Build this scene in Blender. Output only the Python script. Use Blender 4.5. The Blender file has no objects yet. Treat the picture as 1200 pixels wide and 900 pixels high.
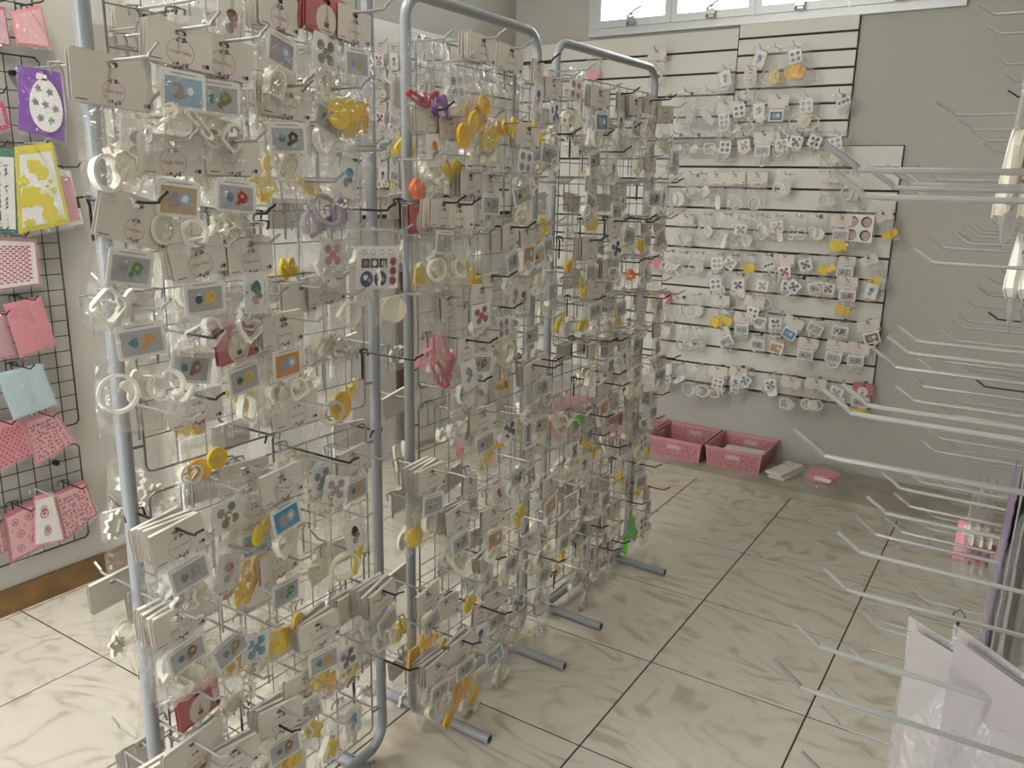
import bpy, math, random
from mathutils import Vector, Matrix
SC = bpy.context.scene
COL = SC.collection
PI = math.pi
random.seed(7)

# ------------------------------------------------------------------ camera
FPX, PITCH, YAW, ROLL = 950.46, 0.24211, 0.56827, 0.02116
CAM = Vector((0.831, -1.6718, 1.4395))
Fv = Vector((-math.sin(YAW)*math.cos(PITCH), math.cos(YAW)*math.cos(PITCH), -math.sin(PITCH)))
Rv = Vector((math.cos(YAW), math.sin(YAW), 0)); Uv = Rv.cross(Fv)
R2 = math.cos(ROLL)*Rv + math.sin(ROLL)*Uv
U2 = -math.sin(ROLL)*Rv + math.cos(ROLL)*Uv
cd = bpy.data.cameras.new('camera'); cam = bpy.data.objects.new('camera', cd); COL.objects.link(cam)
cd.sensor_width = 36; cd.lens = FPX/1200*36; cd.clip_start = 0.02; cd.clip_end = 60
cam.matrix_world = Matrix(((R2.x, U2.x, -Fv.x, CAM.x), (R2.y, U2.y, -Fv.y, CAM.y), (R2.z, U2.z, -Fv.z, CAM.z), (0, 0, 0, 1)))
SC.camera = cam

# ------------------------------------------------------------------ world and lights
w = bpy.data.worlds.new('world'); SC.world = w; w.use_nodes = True
bg = w.node_tree.nodes['Background']; bg.inputs['Color'].default_value = (0.93, 0.97, 1.0, 1); bg.inputs['Strength'].default_value = 5.6
def area(name, loc, target, sx, sy, power, col):
    l = bpy.data.lights.new(name, 'AREA'); l.shape = 'RECTANGLE'; l.size = sx; l.size_y = sy; l.energy = power; l.color = col
    o = bpy.data.objects.new(name, l); COL.objects.link(o); o.location = loc
    o.rotation_euler = (Vector(target)-Vector(loc)).to_track_quat('-Z', 'Y').to_euler()
    return o
area('ceiling_fill_light', (-1.15, -1.0, 3.0), (-1.15, -1.0, 0), 1.2, 0.25, 40, (1, 0.97, 0.9))  # added soft overhead fill on the left; no lamp is seen there
area('ceiling_fill_light', (0.5, -0.6, 3.0), (0.5, -0.6, 0), 1.2, 0.25, 8, (1, 0.97, 0.9))  # weaker fill added over the right side, likewise without a visible lamp
SC.view_settings.view_transform = 'Standard'; SC.view_settings.look = 'None'
SC.view_settings.exposure = 0.37; SC.view_settings.gamma = 1; SC.view_settings.use_curve_mapping = False
try:
    SC.cycles.transparent_max_bounces = 40; SC.cycles.max_bounces = 10
except Exception: pass

# ------------------------------------------------------------------ pixel -> point on a plane of the place
def ray(x, y): return Fv*FPX + R2*(x-600) + U2*(450-y)
def onX(x, y, X): d = ray(x, y); return CAM + d*((X-CAM.x)/d.x)
def onY(x, y, Y): d = ray(x, y); return CAM + d*((Y-CAM.y)/d.y)
def onZ(x, y, Z): d = ray(x, y); return CAM + d*((Z-CAM.z)/d.z)

# ------------------------------------------------------------------ materials
MATS = {}
def nt(m): m.use_nodes = True; return m.node_tree, m.node_tree.nodes['Principled BSDF']
def mat(name, col, rough=0.5, metal=0.0, spec=0.5, bump=0, bscale=40, var=0, vscale=5, coat=0, sss=0):
    if name in MATS: return MATS[name]
    m = bpy.data.materials.new(name); t, b = nt(m); N = t.nodes; L = t.links
    b.inputs['Base Color'].default_value = (*col, 1); b.inputs['Roughness'].default_value = rough
    b.inputs['Metallic'].default_value = metal; b.inputs['Specular IOR Level'].default_value = spec
    if coat: b.inputs['Coat Weight'].default_value = coat
    if sss: b.inputs['Subsurface Weight'].default_value = sss; b.inputs['Subsurface Radius'].default_value = (0.01, 0.006, 0.003)
    if bump or var:
        tc = N.new('ShaderNodeTexCoord')
    if var:
        n = N.new('ShaderNodeTexNoise'); n.inputs['Scale'].default_value = vscale; n.inputs['Detail'].default_value = 6
        L.new(tc.outputs['Object'], n.inputs['Vector'])
        r = N.new('ShaderNodeMapRange'); r.inputs['From Min'].default_value = .3; r.inputs['From Max'].default_value = .7
        r.inputs['To Min'].default_value = 1-var; r.inputs['To Max'].default_value = 1+var*.5
        L.new(n.outputs['Fac'], r.inputs['Value'])
        mx = N.new('ShaderNodeVectorMath'); mx.operation = 'SCALE'; mx.inputs[0].default_value = col
        L.new(r.outputs['Result'], mx.inputs['Scale']); L.new(mx.outputs['Vector'], b.inputs['Base Color'])
    if bump:
        n2 = N.new('ShaderNodeTexNoise'); n2.inputs['Scale'].default_value = bscale; n2.inputs['Detail'].default_value = 4
        L.new(tc.outputs['Object'], n2.inputs['Vector'])
        bp = N.new('ShaderNodeBump'); bp.inputs['Strength'].default_value = bump; bp.inputs['Distance'].default_value = .01
        L.new(n2.outputs['Fac'], bp.inputs['Height']); L.new(bp.outputs['Normal'], b.inputs['Normal'])
    MATS[name] = m; return m
def film(name, haze, hazecol=(1, 1, 1), gloss=0.10, rough=0.12, bump=0.5, bscale=30):
    """thin clear plastic: clear layer + a little milky haze + crinkled shine"""
    m = bpy.data.materials.new(name); m.use_nodes = True; t = m.node_tree; N = t.nodes; L = t.links
    N.remove(N['Principled BSDF']); out = N['Material Output']
    tc = N.new('ShaderNodeTexCoord'); n = N.new('ShaderNodeTexNoise'); n.inputs['Scale'].default_value = bscale; n.inputs['Detail'].default_value = 3
    n.inputs['Distortion'].default_value = 1.2
    L.new(tc.outputs['Object'], n.inputs['Vector'])
    bp = N.new('ShaderNodeBump'); bp.inputs['Strength'].default_value = bump; bp.inputs['Distance'].default_value = .022
    L.new(n.outputs['Fac'], bp.inputs['Height'])
    tr = N.new('ShaderNodeBsdfTransparent'); tr.inputs['Color'].default_value = (.975, .975, .97, 1)
    df = N.new('ShaderNodeBsdfDiffuse'); df.inputs['Color'].default_value = (*hazecol, 1)
    gl = N.new('ShaderNodeBsdfGlossy'); gl.inputs['Roughness'].default_value = rough; gl.inputs['Color'].default_value = (1, 1, 1, 1)
    L.new(bp.outputs['Normal'], gl.inputs['Normal']); 
    m1 = N.new('ShaderNodeMixShader'); m1.inputs[0].default_value = haze
    L.new(tr.outputs[0], m1.inputs[1]); L.new(df.outputs[0], m1.inputs[2])
    lw = N.new('ShaderNodeLayerWeight'); lw.inputs['Blend'].default_value = .35; L.new(bp.outputs['Normal'], lw.inputs['Normal'])
    mr = N.new('ShaderNodeMapRange'); mr.inputs['To Min'].default_value = gloss; mr.inputs['To Max'].default_value = gloss+.30
    L.new(lw.outputs['Facing'], mr.inputs['Value'])
    m2 = N.new('ShaderNodeMixShader'); L.new(mr.outputs[0], m2.inputs[0])
    L.new(m1.outputs[0], m2.inputs[1]); L.new(gl.outputs[0], m2.inputs[2]); L.new(m2.outputs[0], out.inputs[0])
    MATS[name] = m; return m

M_wall = mat('wall_paint', (.455, .44, .39), .55, bump=.06, bscale=160, var=.05, vscale=2)
M_ceil = mat('ceiling_paint', (.72, .71, .67), .8)
M_slat = mat('slat_melamine', (.66, .645, .58), .35, var=.03, vscale=3)
M_gap = mat('slat_groove', (.045, .028, .022), .7)
M_door = mat('door_white', (.80, .79, .74), .4)
M_alu = mat('aluminium', (.60, .61, .60), .4, metal=.45)
M_steel = mat('latch_steel', (.45, .45, .44), .3, metal=.9)
M_tube = mat('rack_grey_paint', (.27, .285, .30), .35, coat=.3)
M_wire = mat('wire_grey', (.22, .215, .205), .4, metal=.4)
M_bwire = mat('wire_black', (.008, .008, .01), .35)
M_chrome = mat('hook_grey', (.36, .36, .345), .3, metal=.55)
M_white = mat('hook_white', (.30, .305, .275), .35)
M_card = mat('card_cream', (.68, .63, .57), .55)
M_cardw = mat('card_white', (.78, .77, .74), .5)
M_cardpink = mat('card_pink', (.50, .17, .18), .5)
M_photo = mat('print_grey', (.40, .41, .43), .35)
M_ink = mat('ink_dark', (.045, .03, .06), .5)
M_rose = mat('ink_rose', (.38, .12, .16), .5)
M_purp = mat('ink_purple', (.14, .07, .22), .5)
M_lrose = mat('ink_soft_rose', (.36, .20, .27), .5)
M_inkg = mat('ink_grey', (.35, .30, .30), .5)
INK = {'navy': (.03, .05, .16), 'blue': (.05, .28, .48), 'teal': (.06, .2, .22), 'orange': (.62, .28, .05), 'brown': (.25, .12, .05),
       'yellow': (.70, .50, .06), 'green': (.08, .25, .08), 'purple': (.22, .12, .34), 'red': (.42, .03, .04), 'pink': (.65, .25, .32),
       'black': (.02, .02, .02), 'olive': (.20, .19, .08), 'grey': (.22, .22, .24), 'skyblue': (.30, .45, .58), 'tan': (.5, .36, .2)}
for k, v in INK.items(): mat('ink_'+k, v, .45)
PL = {'white': (.86, .835, .75), 'cream': (.80, .74, .60), 'yellow': (.88, .64, .012), 'amber': (.86, .50, .018), 'orange': (.92, .20, .03),
      'pink': (.80, .26, .33), 'magenta': (.50, .03, .12), 'green': (.12, .62, .03), 'purple': (.17, .06, .32), 'lilac': (.42, .36, .42),
      'red': (.50, .03, .04), 'olive': (.45, .30, .03), 'clear': (.66, .66, .62), 'paleyellow': (.78, .66, .30)}
PNAME = {'paleyellow': 'straw', 'clear': 'frosted', 'olive': 'ochre'}
for k, v in PL.items(): mat('plastic_'+k, v, .32, spec=.5, bump=.12, bscale=120, sss=.0)
M_film = film('clear_film', .035, gloss=.045, rough=.07, bump=.8, bscale=22)
M_film2 = film('milky_film', .18, (.66, .64, .64), gloss=.04, rough=.15)
M_wood = mat('baseboard_wood', (.20, .11, .035), .45, var=.35, vscale=9)
M_brown = mat('door_frame_brown', (.07, .04, .02), .5)
M_grout = mat('grout', (.035, .026, .018), .8)
M_basket = mat('basket_pink', (.56, .265, .285), .45)
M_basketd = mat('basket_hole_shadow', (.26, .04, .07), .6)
M_ledge = mat('ledge_stone', (.42, .385, .30), .45, bump=.3, bscale=25, var=.32, vscale=7)

def tile_material():
    m = bpy.data.materials.new('marbled_tile'); t, b = nt(m); N = t.nodes; L = t.links
    tc = N.new('ShaderNodeTexCoord'); oi = N.new('ShaderNodeObjectInfo')
    off = N.new('ShaderNodeVectorMath'); off.operation = 'ADD'
    sc = N.new('ShaderNodeVectorMath'); sc.operation = 'SCALE'; sc.inputs['Scale'].default_value = 13
    cb = N.new('ShaderNodeCombineXYZ'); L.new(oi.outputs['Random'], cb.inputs[0]); L.new(oi.outputs['Random'], cb.inputs[1])
    L.new(cb.outputs[0], sc.inputs[0]); L.new(tc.outputs['Object'], off.inputs[0]); L.new(sc.outputs['Vector'], off.inputs[1])
    mp = N.new('ShaderNodeMapping'); mp.inputs['Scale'].default_value = (.8, 1.5, 1); mp.inputs['Rotation'].default_value = (0, 0, .5)
    L.new(off.outputs[0], mp.inputs['Vector'])
    n1 = N.new('ShaderNodeTexNoise'); n1.inputs['Scale'].default_value = 1.7; n1.inputs['Detail'].default_value = 3; n1.inputs['Distortion'].default_value = .9
    L.new(mp.outputs[0], n1.inputs['Vector'])
    mm = N.new('ShaderNodeMath'); mm.operation = 'MULTIPLY'; mm.inputs[1].default_value = 75; L.new(n1.outputs['Fac'], mm.inputs[0])
    sn = N.new('ShaderNodeMath'); sn.operation = 'SINE'; L.new(mm.outputs[0], sn.inputs[0])
    n2 = N.new('ShaderNodeTexNoise'); n2.inputs['Scale'].default_value = 9; n2.inputs['Detail'].default_value = 6; L.new(mp.outputs[0], n2.inputs['Vector'])
    m2 = N.new('ShaderNodeMath'); m2.operation = 'MULTIPLY_ADD'; m2.inputs[1].default_value = .13; L.new(sn.outputs[0], m2.inputs[0]); n2s = N.new('ShaderNodeMath'); n2s.operation = 'MULTIPLY_ADD'; n2s.inputs[1].default_value = .6; n2s.inputs[2].default_value = .2; L.new(n2.outputs['Fac'], n2s.inputs[0]); L.new(n2s.outputs[0], m2.inputs[2])
    cr = N.new('ShaderNodeValToRGB'); e = cr.color_ramp.elements
    e[0].position = .30; e[0].color = (.44, .385, .30, 1); e[1].position = .75; e[1].color = (.60, .555, .475, 1)
    x = e.new(.43); x.color = (.555, .51, .43, 1)
    L.new(m2.outputs[0], cr.inputs[0]); L.new(cr.outputs[0], b.inputs['Base Color'])
    b.inputs['Roughness'].default_value = .13; b.inputs['Specular IOR Level'].default_value = .5
    n3 = N.new('ShaderNodeTexNoise'); n3.inputs['Scale'].default_value = 14; n3.inputs['Detail'].default_value = 5; L.new(off.outputs[0], n3.inputs['Vector'])
    bp = N.new('ShaderNodeBump'); bp.inputs['Strength'].default_value = .09; bp.inputs['Distance'].default_value = .01
    L.new(n3.outputs['Fac'], bp.inputs['Height']); L.new(bp.outputs['Normal'], b.inputs['Normal'])
    mr = N.new('ShaderNodeMapRange'); mr.inputs['To Min'].default_value = .08; mr.inputs['To Max'].default_value = .26; L.new(n3.outputs['Fac'], mr.inputs['Value'])
    L.new(mr.outputs[0], b.inputs['Roughness'])
    return m
M_tile = tile_material()

# ------------------------------------------------------------------ mesh builder
class MB:
    def __init__(s): s.v = []; s.f = []; s.mi = []; s.mats = []
    def slot(s, m):
        if m not in s.mats: s.mats.append(m)
        return s.mats.index(m)
    def add(s, vs, fs, m):
        k = len(s.v); s.v += [tuple(a) for a in vs]; i = s.slot(m)
        for f in fs: s.f.append([k+a for a in f]); s.mi.append(i)
    def box(s, x0, x1, y0, y1, z0, z1, m, R=None):
        v = [Vector(p) for p in ((x0, y0, z0), (x1, y0, z0), (x1, y1, z0), (x0, y1, z0), (x0, y0, z1), (x1, y0, z1), (x1, y1, z1), (x0, y1, z1))]
        if R is not None: v = [R @ p for p in v]
        s.add(v, [(0, 3, 2, 1), (4, 5, 6, 7), (0, 1, 5, 4), (1, 2, 6, 5), (2, 3, 7, 6), (3, 0, 4, 7)], m)
    def tube(s, pts, r, m, n=6, closed=False):
        P = [Vector(p) for p in pts]; k = len(P); rings = []
        prev = None
        for i in range(k):
            a = P[i-1] if (i > 0 or closed) else None; b = P[(i+1) % k] if (i < k-1 or closed) else None
            d = ((b-P[i]).normalized() if b is not None else Vector()) + ((P[i]-a).normalized() if a is not None else Vector())
            d.normalize()
            if prev is None: u = d.orthogonal().normalized()
            else:
                u = prev - d*prev.dot(d)
                u = u.normalized() if u.length > 1e-6 else d.orthogonal().normalized()
            prev = u; q = d.cross(u)
            rings.append([P[i]+(u*math.cos(2*PI*j/n)+q*math.sin(2*PI*j/n))*r for j in range(n)])
        v = [p for g in rings for p in g]; f = []
        for i in range(k if closed else k-1):
            for j in range(n):
                a = i*n; b = ((i+1) % k)*n; f.append((a+j, a+(j+1) % n, b+(j+1) % n, b+j))
        if not closed: f.append(tuple(range(n))[::-1]); f.append(tuple((k-1)*n+j for j in range(n)))
        s.add(v, f, m)
    def poly(s, pts, y, m):      # flat face in the XZ plane facing -Y
        s.add([(p[0], y, p[1]) for p in pts], [tuple(range(len(pts)))], m)
    def disc(s, cx, cz, r, y, m, n=12, sx=1, rot=0):
        s.poly([(cx+sx*r*math.cos(rot+2*PI*i/n), cz+r*math.sin(rot+2*PI*i/n)) for i in range(n)], y, m)
    def ring(s, cx, cz, r, t, y, m, n=24, sx=.92):
        a = [(cx+sx*r*math.cos(2*PI*i/n), y, cz+r*math.sin(2*PI*i/n)) for i in range(n)]
        b = [(cx+sx*(r-t)*math.cos(2*PI*i/n), y, cz+(r-t)*math.sin(2*PI*i/n)) for i in range(n)]
        s.add(a+b, [(i, (i+1) % n, n+(i+1) % n, n+i) for i in range(n)], m)
    def prism(s, pts, y0, y1, m):
        n = len(pts); v = [(p[0], y0, p[1]) for p in pts]+[(p[0], y1, p[1]) for p in pts]
        s.add(v, [tuple(range(n)), tuple(range(n, 2*n))[::-1]]+[(i, n+i, n+(i+1) % n, (i+1) % n) for i in range(n)], m)
    def mesh(s, name, smooth=False):
        me = bpy.data.meshes.new(name); me.from_pydata(s.v, [], s.f)
        for m in s.mats: me.materials.append(m)
        me.polygons.foreach_set('material_index', s.mi)
        if smooth: me.polygons.foreach_set('use_smooth', [True]*len(s.f))
        me.update(); return me
def obj(name, me, parent=None, loc=(0, 0, 0), rot=(0, 0, 0), kind=None, label=None, cat=None, group=None, m=None):
    if isinstance(me, MB): me = me.mesh(name)
    o = bpy.data.objects.new(name, me); COL.objects.link(o); o.parent = parent; o.location = loc; o.rotation_euler = rot
    if m is not None:
        o.material_slots[0].link = 'OBJECT'; o.material_slots[0].material = m
    if kind: o['kind'] = kind
    if label: o['label'] = label
    if cat: o['category'] = cat
    if group: o['group'] = group
    return o
def thing(name, label, cat, loc=(0, 0, 0), rot=(0, 0, 0), group=None): return obj(name, None, None, loc, rot, None, label, cat, group)
ORD = ['', 'first', 'second', 'third', 'fourth', 'fifth', 'sixth', 'seventh', 'eighth', 'ninth', 'tenth', 'eleventh', 'twelfth', 'thirteenth',
       'fourteenth', 'fifteenth', 'sixteenth', 'seventeenth', 'eighteenth', 'nineteenth', 'twentieth']
ORD += ['twenty-'+ORD[i] for i in range(1, 10)] + ['thirtieth'] + ['thirty-'+ORD[i] for i in range(1, 10)]

# ================================================================== THE ROOM
XL, XR, YB, YF, ZC = -1.91, 1.95, 2.58, -3.1, 3.1
TS = .47
def structbox(name, *a, m=M_wall, parent=None):
    b = MB(); b.box(*a, m); return obj(name, b, parent, kind=None if parent else 'structure')
fl = structbox('floor', XL-.1, XR+.1, YF-.1, YB+.1, -.1, -.0013, m=M_grout)
g = .0023
for i in range(-5, 5):
    for j in range(-7, 5):
        x0, x1, y0, y1 = max(i*TS+g, XL), min((i+1)*TS-g, XR), max(j*TS+g, YF), min((j+1)*TS-g, 2.14)
        if x1-x0 < .02 or y1-y0 < .02: continue
        cx, cy = (x0+x1)/2, (y0+y1)/2; hx, hy = (x1-x0)/2, (y1-y0)/2; c = .0012
        v = [(-hx, -hy, -.005), (hx, -hy, -.005), (hx, hy, -.005), (-hx, hy, -.005), (-hx, -hy, -c), (hx, -hy, -c), (hx, hy, -c), (-hx, hy, -c),
             (-hx+c, -hy+c, 0), (hx-c, -hy+c, 0), (hx-c, hy-c, 0), (-hx+c, hy-c, 0)]
        b = MB(); b.add(v, [(8, 9, 10, 11)]+[(a, (a+1) % 4, 4+(a+1) % 4, 4+a) for a in range(4)]+[(4+a, 4+(a+1) % 4, 8+(a+1) % 4, 8+a) for a in range(4)], M_tile)
        obj('tile', b, fl, (cx, cy, 0))
structbox('ceiling', XL-.1, XR+.1, YF-.1, YB+.1, ZC, ZC+.1, m=M_ceil)
# left wall with the white door opening, right wall, back wall with the window strip, front wall with the wide shop opening
DY0, DY1, DZ = .10, 1.16, 2.10
b = MB(); b.box(XL-.12, XL, YF, DY0, 0, ZC, M_wall); b.box(XL-.12, XL, DY1, YB, 0, ZC, M_wall); b.box(XL-.12, XL, DY0, DY1, DZ, ZC, M_wall)
obj('wall_left', b, kind='structure')
structbox('wall_right', XR, XR+.12, YF, YB+.12, 0, ZC)
WX0, WX1, WZ0, WZ1 = -1.42, .41, 2.245, 3.0
b = MB(); b.box(XL-.12, WX0, YB, YB+.12, 0, ZC, M_wall); b.box(WX1, XR, YB, YB+.12, 0, ZC, M_wall)
b.box(WX0, WX1, YB, YB+.12, 0, WZ0, M_wall); b.box(WX0, WX1, YB, YB+.12, WZ1, ZC, M_wall)
obj('wall_back', b, kind='structure')
b = MB(); b.box(XL-.12, -1.75, YF-.12, YF, 0, ZC, M_wall); b.box(.15, XR+.12, YF-.12, YF, 0, ZC, M_wall); b.box(-1.75, .15, YF-.12, YF, 2.5, ZC, M_wall)
obj('wall_front', b, kind='structure')
structbox('pavement', -8, 8, -12, YF-.1, -.12, -.02, m=mat('pavement_concrete', (.35, .34, .31), .8))
structbox('plinth_ledge', XL, XR, 2.14, YB, 0, .04, m=M_ledge)
structbox('baseboard_left', XL, XL+.016, YF, 0.0, 0.0, .088, m=M_wood)
# door leaf with raised mouldings
d = structbox('door_1', XL-.06, XL-.02, DY0, DY1, 0, DZ, m=M_door)
for z0, z1 in ((.08, .42), (.50, .92), (1.0, 1.42), (1.5, 2.0)):
    b = MB(); y0, y1 = DY0+.1, DY1-.1; x = XL-.02
    b.box(x, x+.012, y0, y1, z0, z0+.025, M_door); b.box(x, x+.012, y0, y1, z1-.025, z1, M_door)
    b.box(x, x+.012, y0, y0+.025, z0+.025, z1-.025, M_door); b.box(x, x+.012, y1-.025, y1, z0+.025, z1-.025, M_door)
    b.box(x, x+.007, y0+.05, y1-.05, z0+.05, z1-.05, M_door)
    obj('door_panel', b, d)
structbox('trim_1', XL, XL+.02, 1.49, 1.53, .04, 1.26, m=M_brown)
structbox('trim_2', XL, XL+.016, 1.53, YB, .04, 1.24, m=mat('lower_wall_paint', (.50, .48, .43), .5))

# window strip: fixed frame, four sashes with panes, mullions and latches
wf = MB(); y0, y1 = YB-.025, YB+.08
wf.box(WX0, WX1, y0, y1, WZ0-.02, WZ0+.018, M_alu); wf.box(WX0, WX1, y0, y1, WZ1-.03, WZ1, M_alu)
wf.box(WX0, WX0+.045, y0, y1, WZ0+.018, WZ1-.03, M_alu); wf.box(WX1-.045, WX1, y0, y1, WZ0+.018, WZ1-.03, M_alu)
win = obj('window_1', wf, kind='structure')
M_glass = film('window_glass', .02, gloss=.03, rough=.02, bump=0)
n = 4; W = (WX1-WX0-.09)/n
for i in range(n):
    a = WX0+.045+i*W; c = a+W; s = MB(); q = .034
    s.box(a+.003, c-.003, y0-.012, y0+.04, WZ0+.018, WZ0+.022+q, M_alu); s.box(a+.003, c-.003, y0-.012, y0+.04, WZ1-.03-q, WZ1-.03, M_alu)
    s.box(a+.003, a+q, y0-.012, y0+.04, WZ0+.022+q, WZ1-.03-q, M_alu); s.box(c-q, c-.003, y0-.012, y0+.04, WZ0+.022+q, WZ1-.03-q, M_alu)
    sash = obj('window_sash', s, win)
    p = MB(); p.box(a+q, c-q, y0+.012, y0+.016, WZ0+.022+q, WZ1-.03-q, M_glass); obj('pane', p, sash)
    l = MB(); cx = (a+c)/2; yy = y0-.012
    l.box(cx-.028, cx+.028, yy-.008, yy, WZ0+.022, WZ0+.036, M_steel); l.box(cx-.022, cx+.022, yy-.02, yy, WZ0+.036, WZ0+.062, M_steel)
    l.tube([(cx-.02, yy-.018, WZ0+.062), (cx, yy-.024, WZ0+.078), (cx+.02, yy-.018, WZ0+.066)], .006, M_steel)
    l.tube([(cx, yy-.022, WZ0+.07), (cx+.03, yy-.045, WZ0+.085), (cx+.085, yy-.075, WZ0+.095)], .005, M_steel)
    l.tube([(cx-.02, yy-.012, WZ0+.05), (cx-.02, yy-.02, WZ0+.02), (cx+.02, yy-.02, WZ0+.02), (cx+.02, yy-.012, WZ0+.05)], .004, M_steel)
    obj('latch', l, sash)

# ================================================================== SLATTED WALL PANELS
def slat_panel(x0, x1, z0, z1, pitch, label, phase=0, left=False):
    """white slat boards with dark grooves; on the back wall, or on the left wall when left=True (x is then Y)"""
    t = thing('slat_wall_panel', label, 'display panel', group='white slatted display panels')
    def bb(a0, a1, d0, d1, z0, z1, m):
        b = MB()
        if left: b.box(XL+d0, XL+d1, a0, a1, z0, z1, m)
        else: b.box(a0, a1, YB-d1, YB-d0, z0, z1, m)
        return b
    obj('backing_board', bb(x0-.004, x1+.004, .001, .009, z0-.004, z1+.004, M_gap), t)
    z = z1; k = 0; G = []
    while z > z0+.01:
        zb = max(z-pitch+.011, z0)
        obj('slat', bb(x0, x1, .009, .022, zb, z, M_slat), t)
        G.append(zb-.005); z = z-pitch
    return t, G
YS = YB-.022
P1, G1 = slat_panel(-.575, -.02, 1.69, 2.232, .079, 'upper right white slatted panel under the window, with narrow slats')
P2, G2 = slat_panel(-1.86, -.58, 1.69, 2.21, .105, 'upper left white slatted panel below the window, behind the rear rack')
P3, G3 = slat_panel(-.90, .235, .39, 1.645, .1045, 'lower right white slatted panel above the pink baskets')
P4, G4 = slat_panel(-1.86, -.905, .39, 1.685, .1045, 'lower slatted panel in the corner, hidden by the racks')
P5, G5 = slat_panel(1.13, 2.53, 1.265, 2.165, .128, 'white slatted panel on the left wall seen between the racks', left=True)

# ================================================================== PACKET KIT
def outline(kind, n=20):
    P = []
    if kind in ('star', 'flower', 'round', 'heart', 'cloud', 'bear', 'butterfly', 'egg', 'daisy'): n = {'star': 20, 'flower': 30, 'daisy': 36, 'cloud': 28}.get(kind, 22)
    for i in range(n):
        a = 2*PI*i/n+PI/2; r = 1
        if kind == 'star': r = 1 if i % 4 == 0 else (.55 if i % 4 == 2 else .76)
        elif kind == 'flower': r = .82+.18*math.cos(5*a)
        elif kind == 'daisy': r = .85+.15*math.cos(9*a)
        elif kind == 'cloud': r = .86+.12*abs(math.sin(3.5*a))
        elif kind == 'heart':
            P.append((math.sin(a)**3*1.0, (13*math.cos(a)-5*math.cos(2*a)-2*math.cos(3*a)-math.cos(4*a))/16)); continue
        elif kind == 'bear':
            r = .85+.28*math.exp(-((a-PI/2-.75)/.25)**2)+.28*math.exp(-((a-PI/2-2*PI+.75)/.25)**2)
        elif kind == 'butterfly': r = .55+.45*abs(math.cos(a))**.6*(1+.15*math.sin(a))
        elif kind == 'egg': P.append((.72*math.cos(a), math.sin(a)*(1 if math.sin(a) > 0 else .85))); continue
        elif kind == 'square':
            c, s = math.cos(a), math.sin(a); k = (abs(c)**8+abs(s)**8)**(-1/8); P.append((c*k*.85, s*k*.85)); continue
        elif kind == 'bar':
            c, s = math.cos(a), math.sin(a); k = (abs(c)**8+abs(s)**8)**(-1/8); P.append((c*k*.42, s*k*1.15)); continue
        elif kind == 'bone': P.append((math.cos(a)*(.22+.3*abs(math.sin(a))**3), math.sin(a)*1.2)); continue
        P.append((r*math.cos(a), r*math.sin(a)))
    return P
SHAPES = ['round', 'flower', 'square', 'star', 'cloud', 'bear', 'heart', 'bar', 'butterfly', 'egg', 'bone', 'daisy']
_c = {}
def cutter_mesh(kind, r):
    """cookie-cutter: deep thin wall following the outline, with a wider gripping flange"""
    key = ('c', kind, r)
    if key in _c: return _c[key]
    O = outline(kind); n = len(O); d = .007; m = MATS['plastic_white']; b = MB(); L = []
    for (s, y) in ((r+.003, -d), (r+.003, -d+.002), (r, -d+.002), (r, d), (r-.0018, d), (r-.0018, -d)):
        L += [(p[0]*s, y, p[1]*s) for p in O]
    f = []
    for k in range(6):
        k2 = (k+1) % 6
        for i in range(n): j = (i+1) % n; f.append((k*n+i, k*n+j, k2*n+j, k2*n+i))
    b.add(L, f, m); _c[key] = b.mesh('cutter'); return _c[key]
def stamp_mesh(kind, r):
    """embossing stamp: plate, raised rim, raised motif and a small handle bar behind"""
    key = ('s', kind, r)
    if key in _c: return _c[key]
    O = outline(kind); b = MB(); m = MATS['plastic_white']
    b.prism([(x*r, z*r) for x, z in O], -.0015, .0025, m)
    n = len(O)
    A = [(x*r, -.0015, z*r) for x, z in O]+[(x*r, -.004, z*r) for x, z in O]+[(x*r*.88, -.004, z*r*.88) for x, z in O]+[(x*r*.88, -.0015, z*r*.88) for x, z in O]
    b.add(A, [(k*n+i, k*n+(i+1) % n, (k+1)*n+(i+1) % n, (k+1)*n+i) for k in range(3) for i in range(n)], m)
    rr = random.Random(sum(map(ord, kind))+int(r*1e4)); 
    for q in range(5):
        a = rr.random()*6.28; u = rr.random()*.5*r; x = u*math.cos(a); z = u*math.sin(a); l = r*(.12+.14*rr.random())
        b.prism([(x+l*math.cos(a+t), z+l*.45*math.sin(a+t)) for t in (0, 1.05, 2.1, 3.14, 4.2, 5.2)], -.0035, -.0014, m)
    b.box(-r*.45, r*.45, .0025, .009, -.002, .002, m)
    _c[key] = b.mesh('stamp'); return _c[key]

def text_tris(txt, width, shear=.25):
    cu = bpy.data.curves.new('lettering', 'FONT'); cu.body = txt; cu.align_x = 'CENTER'; cu.align_y = 'CENTER'; cu.shear = shear; cu.resolution_u = 2
    o = bpy.data.objects.new('lettering', cu); COL.objects.link(o)
    dg = bpy.context.evaluated_depsgraph_get(); me = bpy.data.meshes.new_from_object(o.evaluated_get(dg))
    vs = [v.co.copy() for v in me.vertices]; fs = [tuple(p.vertices) for p in me.polygons]
    bpy.data.objects.remove(o); bpy.data.curves.remove(cu); bpy.data.meshes.remove(me)
    x0 = min(v.x for v in vs); x1 = max(v.x for v in vs); k = width/(x1-x0)
    return [(v.x*k-(x0+x1)/2*k, v.y*k) for v in vs], fs
LOGO = text_tris('Cinda Mello', .034)

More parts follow.
